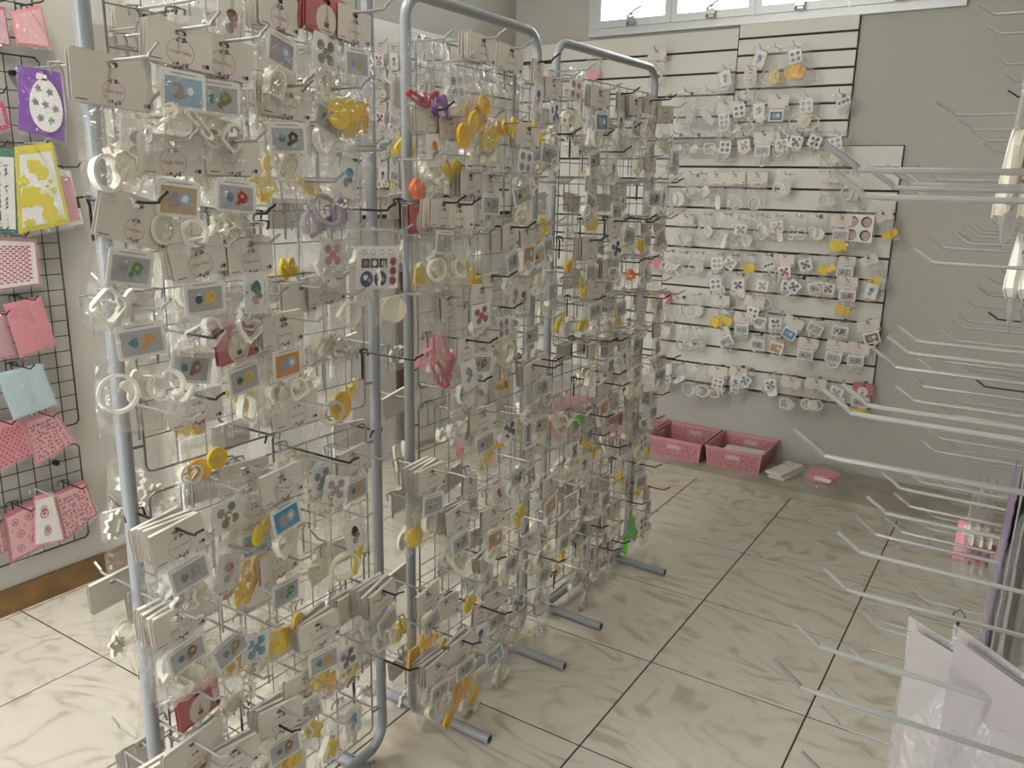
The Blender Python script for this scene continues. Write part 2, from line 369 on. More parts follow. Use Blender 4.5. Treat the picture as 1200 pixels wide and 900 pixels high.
def rrect(x0, x1, z0, z1, r, per=4):
    P = []
    for cx, cz, a0 in ((x1-r, z1-r, 0), (x0+r, z1-r, PI/2), (x0+r, z0+r, PI), (x1-r, z0+r, 1.5*PI)):
        for i in range(per): a = a0+PI/2*i/(per-1); P.append((cx+r*math.cos(a), cz+r*math.sin(a)))
    return P
def logo(b, cz, s=1.0, y=-.0042):
    b.ring(0, cz, .0195*s, .0006*s, y, M_rose, sx=1.1)
    vs, fs = LOGO; b.add([(x*s, y, z*s+cz) for x, z in vs], fs, M_rose)
    rr = random.Random(3)
    for sg in (1, -1):
        for k in range(9):
            a = (rr.random()-.5)*1.3; R = .0185*s+(rr.random()-.5)*.005*s
            b.disc(R*math.sin(a), cz+sg*R*math.cos(a), (.0009+.0014*rr.random())*s, y-.0001*(k+1)*.3, [M_lrose, M_purp, M_lrose, M_ink][k % 4], 6, rot=rr.random())
def header_mesh(kind):
    key = ('h', kind)
    if key in _c: return _c[key]
    w, zt, zb = {'cream': (.10, .012, -.047), 'wide': (.122, .014, -.056), 'plain': (.10, .012, -.047), 'pink': (.095, .012, -.052), 'small': (.075, .010, -.036), 'slim': (.06, .01, -.052)}[kind]
    m = M_cardpink if kind == 'pink' else M_card; b = MB()
    O = rrect(-w/2, w/2, zb, zt, .005); I = rrect(-.009, .009, -.0035, .0035, .0034)
    n = len(O)
    for (y, inv) in ((-.004, False), (-.0034, True), (.0034, False), (.004, True)):
        v = [(p[0], y, p[1]) for p in O]+[(p[0], y, p[1]) for p in I]
        f = [(i, (i+1) % n, n+(i+1) % n, n+i) for i in range(n)]
        b.add(v, [q[::-1] for q in f] if inv else f, m)
    for ya, yb_ in ((-.004, -.0034), (.0034, .004)):
        v = [(p[0], ya, p[1]) for p in O]+[(p[0], yb_, p[1]) for p in O]
        b.add(v, [(i, n+i, n+(i+1) % n, (i+1) % n) for i in range(n)], m)
    b.box(-w/2+.005, w/2-.005, -.004, .004, zt-.0006, zt, m)       # the fold
    cz = (zb-.004)/2-.002
    if kind == 'pink':
        b.disc(0, cz, .026, -.0043, M_card, 20, sx=.95)
        b.add([(-.004, -.0046, cz-.004), (.004, -.0046, cz-.004), (0, -.0046, cz+.014)], [(0, 1, 2)], MATS['ink_tan'])
        b.poly([(-.005, cz-.012), (.005, cz-.012), (.006, cz-.004), (-.006, cz-.004)], -.0046, MATS['ink_brown'])
        for k in range(5): b.poly([(-.012+k*.005, cz-.0185), (-.0085+k*.005, cz-.0185), (-.0085+k*.005, cz-.0155), (-.012+k*.005, cz-.0155)], -.0046, M_inkg)
    elif kind != 'plain':
        logo(b, cz if kind != 'wide' else cz-.004, {'small': .75, 'wide': .8, 'slim': .9}.get(kind, 1))
    if kind not in ('slim', 'small'):
        b.poly([(w/2-.016, zb+.005), (w/2-.011, zb+.005), (w/2-.011, zb+.010), (w/2-.016, zb+.010)], -.0042, M_inkg)
        b.poly([(w/2-.0105, zb+.005), (w/2-.005, zb+.005), (w/2-.005, zb+.011), (w/2-.0105, zb+.011)], -.0042, M_ink)
        b.poly([(-w/2+.005, zb+.004), (-w/2+.022, zb+.004), (-w/2+.022, zb+.0052), (-w/2+.005, zb+.0052)], -.0042, M_ink)
    _c[key] = b.mesh('header_card'); return _c[key]
def insert_mesh(kind):
    """kind = 'discs:navy', 'photo:orange', 'frame:blue', 'figure:purple', 'grid:black', 'big' ..."""
    key = ('i', kind)
    if key in _c: return _c[key]
    k, c = kind.split(':') if ':' in kind else (kind, 'navy')
    ink = MATS['ink_'+c]; b = MB(); rr = random.Random(sum(map(ord, kind)))
    w, h = {'photo': (.075, .052), 'frame': (.07, .055), 'discs': (.062, .056), 'figure': (.055, .07), 'grid': (.06, .06), 'big': (.105, .085), 'four': (.13, .125), 'strip': (.06, .035)}[k]
    b.prism(rrect(-w/2, w/2, -h/2, h/2, .004, 3), -.0005, .0005, M_cardw); y = -.0008
    def blob(x, z, r, m, n=9, yy=y):
        a0 = rr.random()*3; b.poly([(x+r*(.7+.45*rr.random())*math.cos(a0+2*PI*i/n), z+r*(.7+.45*rr.random())*math.sin(a0+2*PI*i/n)) for i in range(n)], yy, m)
    if k == 'photo' or k == 'frame':
        pw, ph = w/2-.006, h/2-.006
        b.poly([(-pw, -ph-.001), (pw, -ph-.001), (pw, ph-.004), (-pw, ph-.004)], y, M_photo if k == 'photo' else ink)
        b.poly([(-pw*.7, ph+.0005), (pw*.7, ph+.0005), (pw*.7, ph+.0018), (-pw*.7, ph+.0018)], y, M_inkg)
        if k == 'photo':
            blob(-.012, -.002, .008, MATS['ink_'+rr.choice(['brown', 'teal', 'black', 'grey'])], yy=y-.0003)
            blob(.010, 0, .011, ink, 11, y-.0003); blob(.010, .001, .004, MATS['ink_tan'], 8, y-.0006); blob(.002, -.010, .005, ink, 8, y-.0003)
        else:
            b.disc(-.008, -.002, .012, y-.0003, MATS['ink_grey'], 14); b.disc(.010, 0, .011, y-.0005, MATS['ink_skyblue'], 12); blob(.010, 0, .006, M_cardw, yy=y-.0008)
    elif k == 'discs':
        for (x, z) in ((-.013, .009), (.011, .013), (-.008, -.013), (.014, -.010), (.001, -.001)):
            b.disc(x, z, .0085, y-.0002*(x > 0), ink, 12); b.ring(x, z, .0055, .0012, y-.0005, M_photo, 10)
        b.poly([(-.01, -.0245), (.012, -.0245), (.012, -.0232), (-.01, -.0232)], y, M_inkg)
    elif k == 'figure':
        blob(0, .008, .012, ink); blob(-.003, -.012, .009, MATS['ink_grey']); blob(.006, -.004, .006, MATS['ink_'+rr.choice(['blue', 'brown', 'rose' if False else 'pink'])], yy=y-.0003)
        for q in range(3): b.poly([(.018, -.02+q*.014), (.0195, -.02+q*.014), (.0195, -.01+q*.014), (.018, -.01+q*.014)], y, M_inkg)
    elif k == 'grid':
        for i in range(2):
            for j in range(2): b.disc(-.013+i*.026, -.013+j*.026, .009, y, ink, 12); b.ring(-.013+i*.026, -.013+j*.026, .006, .0015, y-.0003, M_cardw, 10)
    elif k == 'strip':
        for i in range(3): b.disc(-.018+i*.018, .003, .008, y, ink, 12); b.ring(-.018+i*.018, .003, .005, .001, y-.0003, M_cardw, 10)
        b.poly([(-.01, -.013), (.012, -.013), (.012, -.0118), (-.01, -.0118)], y, M_inkg)
    elif k == 'big':
        for i in range(3): b.poly([(-.042+i*.022, 0), (-.022+i*.022, 0), (-.022+i*.022, .018), (-.042+i*.022, .018)], y, M_ink); b.disc(-.032+i*.022, .009, .006, y-.0003, [M_rose, M_cardw, M_photo][i], 12)
        for i in range(3): b.disc(.038, .012-i*.019, .009, y, MATS['ink_red'], 12); b.disc(.038, .012-i*.019, .005, y-.0003, M_ink, 8)
        for i in range(2):
            b.disc(-.028+i*.034, -.022, .016, y, MATS['ink_navy'], 18)
            blob(-.031+i*.034, -.018, .006, M_cardw, yy=y-.0003); b.disc(-.021+i*.034, -.024, .004, y-.0003, M_photo, 8)
        for i in range(4): b.ring(-.036+i*.022, .030, .006, .0009, y, MATS['ink_purple'], 10)
    elif k == 'four':
        for i in range(2):
            for j in range(2):
                b.disc(-.032+i*.064, -.031+j*.062, .025, y, M_ink, 20); b.disc(-.028+i*.064, -.033+j*.062, .019, y-.0003, MATS['ink_tan'], 16); blob(-.028+i*.064, -.03+j*.062, .010, MATS['ink_pink'], yy=y-.0006)
    _c[key] = b.mesh('insert_card'); return _c[key]
def bag_mesh(w, h, v, bulge=.011, m=None):
    """two thin sheets sealed at the edges: pinched flat at the top, pillowed below, crumpled"""
    key = ('b', w, h, v, bulge, m.name if m else '')
    if key in _c: return _c[key]
    rr = random.Random(v*31+int(w*1000)); nx, ny = 9, 13; b = MB(); m = m or M_film
    ph = [rr.random()*6 for _ in range(8)]
    V = []
    for side in (-1, 1):
        for j in range(ny+1):
            t = j/ny
            for i in range(nx+1):
                s = i/nx*2-1
                e = (1-s**4)*(1-(2*t-1)**6 if t > .5 else 1)*min(1, t*3+.0)*(1-.0*t)
                amp = bulge*e
                cr = .0030*math.sin(5*s+ph[0]+7*t)*math.sin(9*t+ph[1]) + .0022*math.sin(13*s*t+ph[2])+.0018*math.sin(11*(s-t)+ph[3])
                y = side*amp + cr*(.3+t)*(1.0 if abs(s) < .99 else .9) + side*(.0008 if e > 0 else 0)
                x = s*w/2*(1-.03*math.sin(4*t+ph[4])); z = -h*t + .004*math.sin(3*s+ph[5])*t
                V.append((x, y + (rr.random()-.5)*.0042*(e > .1), z))
    k = (nx+1)*(ny+1); F = []
    for sd in (0, 1):
        for j in range(ny):
            for i in range(nx):
                a = sd*k+j*(nx+1)+i; q = (a, a+1, a+nx+2, a+nx+1); F.append(q[::-1] if sd == 0 else q)
    b.add(V, F, m); _c[key] = b.mesh('bag', smooth=False); return _c[key]

def hook_mesh(L, kind='grid'):
    key = ('k', L, kind)
    if key in _c: return _c[key]
    b = MB(); r = .0024 if kind == 'grid' else (.0029 if kind == 'right' else .0017); m = M_chrome
    up = .036 if kind == 'right' else .026
    b.tube([(0, 0, 0), (0, -L+up+.012, 0), (0, -L+up*.85, .001), (0, -L+up*.7, .006), (0, -L, up*.62)], r, m, 6)
    if kind == 'grid':      # loop over the wire, long tail down and a short side hook
        b.tube([(0, 0, 0), (0, .008, .003), (0, .009, .0), (0, .004, -.008), (0, .004, -.062)], r, m, 6)
        b.tube([(-.018, .002, -.012), (-.017, .007, .003), (0, .006, .005), (.017, .007, .003), (.018, .002, -.012)], r*.9, m, 5)
    elif kind == 'right':
        b.tube([(0, 0, 0), (0, .008, .004), (0, .010, -.01), (0, .010, -.05)], r, m, 6)
    else:                   # slat-wall hook: small bent plate in the groove
        b.box(-.008, .008, -.002, .0, -.012, .006, m); b.box(-.008, .008, -.002, .006, .004, .006, m)
    _c[key] = b.mesh('hook'); return _c[key]

REG = []      # (area, row key, side coordinate, stack index, text, object, kind)
def packet(pos, rz, tilt=0, head='cream', ins='photo:orange', fill=('white',), size='M', lean=0, yaw=0, insz=None, instilt=None, where=None, back=0, milky=False, thin=False, k=1.0):
    """one hanging packet: header card, bag, printed insert, cutters; hangs from the hook at pos"""
    rr = random
    t = thing('header_packet' if head else 'clear_packet', '', 'packet', pos, (lean, math.radians(tilt), rz+yaw))
    W, H, B = {'S': (.078, .105, .008), 'M': (.098, .135, .010), 'L': (.135, .20, .014), 'T': (.075, .19, .010), 'X': (.20, .30, .014)}[size]
    if back or thin: B = .005
    top = 0.0
    if head:
        obj('header_card', header_mesh(head), t); top = {'wide': -.05, 'pink': -.044, 'small': -.03}.get(head, -.040)
        if head == 'wide': W = .115
    else: top = .012
    # the loop: how far the bag body reaches below the hook
    obj('bag', bag_mesh(W, H, rr.randrange(4), B, M_film2 if milky else None), t, (0, 0, top))
    zc = top-H*.66
    n = len(fill)
    if ins:
        hh = {'big': .085, 'four': .12}.get(ins.split(':')[0], .055)
        iz = insz if insz is not None else top-hh*.62-(0 if head else .02)-(.0 if size == 'S' else .006)
        obj('insert_card', insert_mesh(ins), t, (rr.uniform(-.006, .006), -B*.72, iz), (0, math.radians(instilt if instilt is not None else rr.uniform(-9, 9)), 0))
    for i, c in enumerate(fill):
        col, shp = (c.split('/')+[None])[:2] if '/' in c else (c, None)
        shp = shp or rr.choice(SHAPES); r = {'S': .020, 'M': .0235, 'L': .031, 'T': .025, 'X': .055}[size]*(1 if n < 3 else .88)*k; r = round(r, 4)
        me = (cutter_mesh if i % 2 == 0 and col not in ('yellow', 'amber') else stamp_mesh)(shp, r)
        x = (i-(n-1)/2)*(W*.27)+rr.uniform(-.004, .004); z = zc+rr.uniform(-.012, .010)
        if n > 3: z = zc+((i % 3)-1)*H*.18
        nm = 'cutter' if me.name.startswith('cutter') else 'stamp'
        obj(nm, me, t, (x, .001+(i % 2)*.004-.002*(i % 3), max(z, top-H+r*1.05)), (rr.uniform(-.25, .25), rr.uniform(0, 6.28), rr.uniform(-.3, .3)), m=MATS['plastic_'+col])
    col = (fill[0].split('/')[0] if fill else 'white'); cn = PNAME.get(col, col)
    desc = ('pink-header ' if head == 'pink' else '')+(cn+' cutter packet') if fill else 'flat clear packet'
    if ins:
        a = ins.split(':'); 
        desc += {'photo': ' with %s photo insert', 'frame': ' with %s framed insert', 'discs': ' with %s disc print', 'figure': ' with %s figure print', 'grid': ' with four %s dots', 'strip': ' with three %s dots', 'big': ' with a large dark print', 'four': ' with four round photos'}[a[0]].replace('%s', a[1] if len(a) > 1 else '')
    if where: REG.append((where[0], where[1], where[2], back, desc, t, 'p'))
    return t
def hook(pos, rz, L, col='chrome', kind='grid', where=None, tilt=0):
    m = {'chrome': M_chrome, 'black': M_bwire, 'white': M_white}[col]
    h = obj({'grid': 'grid_hook', 'slat': 'slat_hook', 'right': 'long_hook'}[kind], hook_mesh(L, kind), None, pos, (0, 0, rz+tilt), m=m)
    h['category'] = 'hook'
    if where: REG.append((where[0], where[1], where[2], 0, {'chrome': 'grey', 'black': 'black', 'white': 'white'}[col]+' wire hook', h, 'h'))
    return h

# ================================================================== THE THREE WIRE RACKS
RX = -.40
def rack(y0, y1, label, ztop, xo=0.0, x1=0.0):
    """rounded tube frame, two wire grid panels, two floor bars; lies in the plane X = RX"""
    t = thing('wire_rack', label, 'display rack', (RX, (y0+y1)/2, 0), (0, 0, -math.atan2(x1-xo, y1-y0)), 'grey tube racks with wire grids')
    h = (y1-y0)/2; R = .055; zb = .045; b = MB(); P = []
    for cy, cz, a0 in ((h-R, ztop-R, 0), (-h+R, ztop-R, PI/2), (-h+R, zb+R, PI), (h-R, zb+R, 1.5*PI)):
        for i in range(7): a = a0+PI/2*i/6; P.append((0, cy+R*math.cos(a), cz+R*math.sin(a)))
    b.tube(P, .0125, M_tube, 12, closed=True); fr = b.mesh('frame', smooth=True); fro = obj('frame', fr, t)
    for (za, zb2) in ((.945, ztop-.085), (.10, .905)):
        b = MB(); a, c = -h+.035, h-.035
        nv = max(2, round((c-a)/.0585)); nh = max(2, round((zb2-za)/.060))
        b.tube([(0, a, za+.012), (0, a+.004, za+.003), (0, a+.012, za), (0, c-.012, za), (0, c-.004, za+.003), (0, c, za+.012), (0, c, zb2-.012), (0, c-.004, zb2-.003), (0, c-.012, zb2), (0, a+.012, zb2), (0, a+.004, zb2-.003), (0, a, zb2-.012)], .0022, M_wire, 6, closed=True)
        for i in range(1, nv): y = a+(c-a)*i/nv; b.tube([(.002, y, za), (.002, y, zb2)], .0014, M_wire, 5)
        for i in range(1, nh): z = za+(zb2-za)*i/nh; b.tube([(-.0015, a, z), (-.0015, c, z)], .0014, M_wire, 5)
        obj('wire_grid', b, t, kind='stuff')
        for z in (za+.05, zb2-.05):
            for s in (-1, 1):
                cl = MB(); cl.tube([(0, s*(h-.036), z), (0, s*(h-.012), z)], .003, M_wire, 6); obj('grid_clip', cl, fro)
    for s in (-1, 1):
        y = s*(h-.075); f = MB()
        f.tube([(-.20, y, .0145), (.20, y, .0145)], .0135, M_tube, 12)
        fb = obj('foot_bar', f, t)
        for e_ in (-1, 1): f = MB(); f.tube([(e_*.2001, y, .0145), (e_*.2005, y, .0145)], .0095, M_bwire, 10); obj('tube_opening', f, fb)
    return t
rack(-.937, -.325, 'front wire rack, nearest the camera, packed with cream-header packets', 1.90)
rack(-.205, .350, 'middle wire rack between the front and rear racks', 1.838)
rack(.478, 1.12, 'rear wire rack, its foot nearest the pink baskets', 1.838, -.0, .03)

RACKROWS = {'front': None, 'middle': None, 'rear': None}
def rk(area_, px, py, off=.10, tilt=0, head='cream', ins='photo:orange', fill=('white',), size='M', hk=('chrome', .17), side='f', stack=0, **kw):
    """packet seen at pixel (px, py) hanging off a hook of the rack plane, 'off' metres along the hook"""
    s = 1 if side == 'f' else -1
    p = onX(px, py, RX+s*off)
    rz = PI/2 if side == 'f' else -PI/2
    z0 = p.z; root = Vector((RX+s*.004, p.y, z0+.005))
    row = round(p.z/.13)
    if hk: hook(root, rz, max(hk[1], off+.05), hk[0], where=(area_+side, row, p.y))
    packet(p, rz, tilt, head, ins, fill, size, lean=random.uniform(-.05, .05), yaw=random.uniform(-.16, .16), where=(area_+side, row, p.y), **kw)
    cur = off
    for k in range(stack):
        cur -= .0135+random.uniform(0, .004)
        if cur < .02: break
        packet(Vector((RX+s*cur, p.y+random.uniform(-.004, .004), z0)), rz, tilt+random.uniform(-7, 7), head, None, fill[:1], size, lean=random.uniform(-.04, .04), yaw=random.uniform(-.1, .1), where=(area_+side, row, p.y), back=k+1)
Wc = ('white',); W2 = ('white', 'cream'); W3 = ('cream', 'white', 'white'); Y2 = ('yellow', 'yellow'); Y3 = ('yellow', 'yellow', 'yellow')
F = 'front'
for a in [
    # top band
    (205, 8, .09, -12, None, 'figure:purple', ('purple/bone', 'white/flower'), 'M'), (268, -12, .10, 10, None, 'figure:brown', W2, 'L'),
    (210, 39, .13, 6, 'cream', 'frame:skyblue', W3, 'M'), (261, 53, .13, 8, 'cream', 'photo:olive', W3, 'M'),
    (129, 76, .12, 3, 'wide', None, W2, 'M'), (325, 1, .11, 4, 'cream', 'frame:grey', W2, 'M'),
    (381, 3, .12, 5, 'pink', 'discs:olive', W2, 'M'), (414, 19, .12, 3, 'cream', 'photo:tan', ('yellow/round', 'yellow/egg', 'amber/bone'), 'L'),
    (152, 128, .07, 0, None, 'figure:grey', ('cream/star', 'cream/star', 'cream/heart'), 'M'),
    (336, 105, .11, 6, 'cream', 'photo:black', W2, 'M'), (385, 108, .11, 14, None, 'photo:orange', Wc, 'M'),
    (200, 168, .12, 1, 'cream', 'frame:tan', W3, 'M'), (271, 170, .12, 1, 'cream', 'photo:red', W3, 'M'),
    (327, 150, .06, 0, None, None, ('yellow/square', 'yellow/egg', 'yellow/round', 'yellow/bar'), 'L'), (410, 180, .09, 26, None, 'figure:blue', ('lilac', 'lilac'), 'L'),
    (160, 241, .12, 15, 'wide', 'photo:green', ('white/square', 'white/star'), 'M'), (229, 289, .12, -9, 'cream', 'photo:yellow', Wc, 'M'),
    (291, 287, .12, 0, 'cream', 'figure:teal', W2, 'M'), (360, 236, .07, -10, None, None, ('lilac/egg', 'purple/bone'), 'M'),
    (388, 268, .09, 4, None, 'discs:pink', ('white/bear', 'white/round'), 'M'), (440, 273, .13, 2, None, 'big', ('cream/bear', 'white/heart', 'white/flower', 'cream/round'), 'L'),
    (155, 361, .11, 0, None, 'photo:orange', ('white/round', 'white/flower', 'white/butterfly'), 'L'), (222, 395, .09, 14, None, 'photo:brown', Wc, 'M'),
    (275, 387, .11, -6, 'pink', 'photo:yellow', Wc, 'M'), (252, 352, .05, 0, 'cream', None, Wc, 'M'), (297, 345, .05, 4, None, 'frame:skyblue', ('white/cloud',), 'M'),
    (330, 374, .12, -2, 'cream', 'frame:orange', W3, 'M'), (382, 328, .06, -3, 'cream', None, W3, 'M'), (350, 338, .05, 3, 'plain', None, ('cream',)*2, 'M'),
    (228, 466, .05, -3, 'cream', None, ('cream/butterfly', 'amber/round', 'yellow/round'), 'M'), (285, 438, .06, 2, None, None, ('yellow/bone', 'yellow/heart'), 'M'),
    (345, 470, .06, -3, 'cream', None, ('cream/flower', 'cream'), 'M'), (395, 452, .06, 2, None, None, ('cream', 'amber'), 'L'), (330, 445, .04, 0, None, None, ('cream',)*3, 'M'),
    (205, 622, .11, -8, 'cream', 'photo:grey', W2, 'M'), (286, 548, .05, 0, 'cream', None, ('olive', 'white'), 'M'), (262, 572, .09, -4, None, 'discs:olive', W2, 'M'),
    (328, 557, .12, -4, 'cream', 'frame:blue', W2, 'M'), (296, 588, .06, 0, 'cream', 'frame:blue', ('amber/egg', 'yellow/round'), 'M'), (370, 535, .10, -4, None, 'discs:teal', W3, 'M'),
    (392, 545, .11, 12, None, 'discs:grey', ('cream', 'cream/bar'), 'M'), (412, 532, .06, -2, 'cream', 'photo:orange', Wc, 'M'), (313, 590, .10, 0, None, None, ('yellow/egg', 'yellow/heart', 'amber/round'), 'M'),
    (325, 650, .10, -3, 'cream', 'photo:green', ('yellow/round', 'yellow/heart', 'yellow/egg'), 'L'), (408, 602, .10, -6, None, 'figure:black', ('cream/round', 'yellow/bone'), 'L'), (362, 640, .05, 2, None, None, ('cream/bone', 'cream'), 'L'),
    (262, 640, .08, 6, None, 'figure:brown', ('white', 'pink'), 'M'), (285, 665, .09, 0, None, None, ('yellow/bone', 'amber/bone'), 'M'),
    (208, 718, .11, -4, 'cream', 'photo:brown', W2, 'M'), (258, 735, .10, -10, None, 'photo:olive', ('cream/egg', 'amber/round'), 'M'), (300, 728, .10, 8, None, 'discs:blue', ('white', 'white/round'), 'M'),
    (372, 731, .12, -4, 'cream', 'photo:orange', ('yellow/star', 'amber/heart'), 'M'), (412, 700, .05, 0, 'cream', None, Wc, 'M'), (447, 694, .11, -6, 'cream', 'photo:tan', W2, 'M'),
    (403, 748, .07, -6, None, 'discs:purple', ('cream', 'yellow/butterfly'), 'M'), (335, 740, .05, -2, 'plain', None, W2, 'M'),
    (230, 812, .08, -2, 'pink', 'photo:grey', ('yellow/butterfly', 'yellow/egg'), 'M'), (272, 800, .05, 0, None, None, W3, 'M'),
    (357, 793, .11, -2, 'cream', 'photo:tan', ('white', 'yellow/flower'), 'M'), (328, 832, .11, 2, 'cream', 'photo:brown', ('cream', 'yellow/heart', 'yellow/egg'), 'M'),
    (412, 820, .10, 4, None, 'figure:blue', W2, 'M'), (275, 878, .12, 2, 'cream', 'photo:olive', W2, 'M'), (225, 870, .10, -4, 'wide', 'photo:orange', Y2, 'M'),
    (385, 862, .05, 0, None, None, ('cream', 'yellow'), 'M'), (335, 900, .11, 0, 'cream', 'photo:red', Wc, 'M'), (180, 905, .08, 0, 'plain', None, W2, 'M'),
]:
    random.seed(int(a[0]*7+a[1]*3))
    st = 3 if a[:2] in ((205, 622), (208, 718), (447, 694), (345, 470)) else (2 if a[:2] in ((372, 731), (328, 832), (261, 53), (271, 170), (414, 19)) else (1 if random.random() < .35 and a[4] else 0))
    bl = a[:2] in ((222, 395), (228, 466), (205, 622), (370, 535), (447, 694), (362, 640), (160, 241))
    up = (20 if a[7] == 'M' else 38) if (a[4] is None and a[5] is None) else 0
    rk(F, a[0], a[1]-up, a[2], a[3], a[4], a[5], a[6], a[7], hk=('black' if bl else 'chrome', a[2]+.06+random.random()*.05), stack=st)
# far side of the front rack: seen through the grid from behind
INS = ['photo:orange', 'photo:brown', 'frame:skyblue', 'discs:navy', 'figure:purple', 'photo:olive', 'photo:grey', 'discs:purple', 'figure:brown', 'photo:yellow', 'photo:tan', 'discs:red', 'frame:orange', 'photo:teal', 'figure:grey', 'grid:purple', 'photo:black', 'figure:pink']
def fills(r):
    c = r.random()
    if c < .075: return ('yellow',)*r.randint(2, 3)
    if c < .10: return ('amber', 'yellow')
    if c < .112: return ('pink', 'white')
    return tuple(r.choice(['white', 'cream', 'white', 'clear', 'cream']) for _ in range(r.randint(2, 3)))
for a in [(129, 40), (165, 22), (240, 18), (300, 62), (345, 60), (165, 150), (232, 130), (300, 110), (360, 150), (215, 262), (240, 255), (262, 262), (335, 240), (405, 235), (145, 340), (205, 330), (310, 330),
          (165, 478), (205, 420), (300, 420), (360, 410), (405, 400), (270, 500), (410, 500), (150, 600), (240, 560), (330, 610), (390, 640), (132, 680), (175, 690), (235, 700), (300, 690),
          (190, 760), (255, 770), (345, 770), (300, 830), (395, 790), (430, 760), (240, 850), (345, 850), (400, 880), (165, 872)]:
    r = random.Random(a[0]*13+a[1]); random.seed(a[0]+a[1])
    hd = r.choice(['cream', 'plain', None, 'cream']); ff = fills(r); sz = 'M'
    if a == (165, 478): hd, ff, sz = 'cream', ('white/daisy', 'white/daisy', 'white/daisy', 'white/daisy'), 'L'
    rk(F, a[0], a[1], r.uniform(.05, .14), r.uniform(-8, 8), hd, None, ff, sz, hk=(r.choice(['chrome', 'black', 'chrome', 'white']), .17), side='b')

for (x, y, c_, sd) in [(200, 247, 'black', -1), (236, 246, 'black', -1), (243, 247, 'black', 1), (297, 249, 'black', -1), (205, 137, 'black', -1), (226, 136, 'black', -1), (262, 146, 'black', -1), (265, 24, 'black', -1),
    (388, 244, 'black', 1), (386, 92, 'black', -1), (160, 474, 'chrome', 1), (352, 338, 'chrome', 1), (378, 424, 'chrome', -1), (424, 412, 'black', 1), (375, 640, 'chrome', -1), (424, 762, 'black', 1), (200, 863, 'chrome', 1),
    (395, 822, 'chrome', -1), (282, 826, 'black', 1), (372, 172, 'chrome', 1), (310, 145, 'chrome', 1), (333, 242, 'chrome', -1), (215, 690, 'black', -1), (355, 62, 'chrome', -1)]:
    p = onX(x, y, RX); random.seed(x); hook(Vector((RX+sd*.004, p.y, p.z)), sd*PI/2, .17, c_, where=('frontf' if sd > 0 else 'frontb', round(p.z/.13), p.y))

def lattice(area_, y0, y1, zs, cols, seed, special, skip=.08, backs=True):
    """rows of hooks filled with packets; 'special' = packets read off the photograph, which win over the lattice"""
    r = random.Random(seed); spots = []
    for q in special:
        p = onX(q[0], q[1], RX+q[2]); spots.append((p.y, p.z)); random.seed(int(q[0]*5+q[1]))
        rk(area_, q[0], q[1], q[2], q[3], q[4], q[5], q[6], q[7], hk=(q[8] if len(q) > 8 else 'chrome', q[2]+.06), stack=q[9] if len(q) > 9 else 0)
    for ri, z in enumerate(zs):
        for c in range(cols):
            y = y0+.045+(y1-y0-.09)*(c+.5*(ri % 2)*.6)/(cols-1+.3); zz = z+r.uniform(-.012, .012)
            if any(abs(y-a)*1.0 < .05 and abs(zz-b) < .075 for a, b in spots): continue
            if r.random() < skip: 
                if r.random() < .8: hook(Vector((RX+.004, y, zz)), PI/2, .16, r.choice(['chrome', 'black', 'chrome']), where=(area_+'f', round(zz/.13), y))
                continue
            random.seed(seed+ri*50+c)
            off = r.uniform(.06, .12); hd = r.choice(['cream', 'small', None, None, 'small', 'cream', 'slim'])
            p = Vector((RX+off, y, zz)); row = round(zz/.13); wh = (area_+'f', row, y)
            hook(Vector((RX+.004, y, zz+.005)), PI/2, off+.05+r.random()*.05, r.choice(['chrome', 'chrome', 'black', 'white']), where=wh)
            ins = r.choice(INS+[None]*5); ff = fills(r); sz = r.choice(['M', 'M', 'S', 'T', 'M']) if hd != 'small' else 'S'
            tl = r.gauss(0, 7)
            packet(p, PI/2, tl, hd, ins, ff, sz, lean=r.uniform(-.05, .05), yaw=r.uniform(-.2, .2), where=wh)
            if hd and r.random() < .22: packet(p-Vector((.017, 0, 0)), PI/2, tl+r.uniform(-6, 6), hd, None, ff[:1], sz, where=wh, back=1)
    if backs:
        for ri, z in enumerate(zs[::2]):
            for c in range(0, cols, 2):
                y = y0+.07+(y1-y0-.12)*c/(cols-1); off = r.uniform(.05, .12); random.seed(seed+ri*90+c+7); zz = z-.05
                wh = (area_+'b', round(zz/.13), y)
                if (ri+c) % 3 == 0: hook(Vector((RX-.004, y, zz+.005)), -PI/2, off+.06, r.choice(['chrome', 'white', 'black']), where=wh)
                packet(Vector((RX-off, y, zz)), -PI/2, r.gauss(0, 6), r.choice(['cream', 'plain', None]), None, fills(r), r.choice(['M', 'L']), where=wh)
zrows = [1.70-.125*i for i in range(13)]
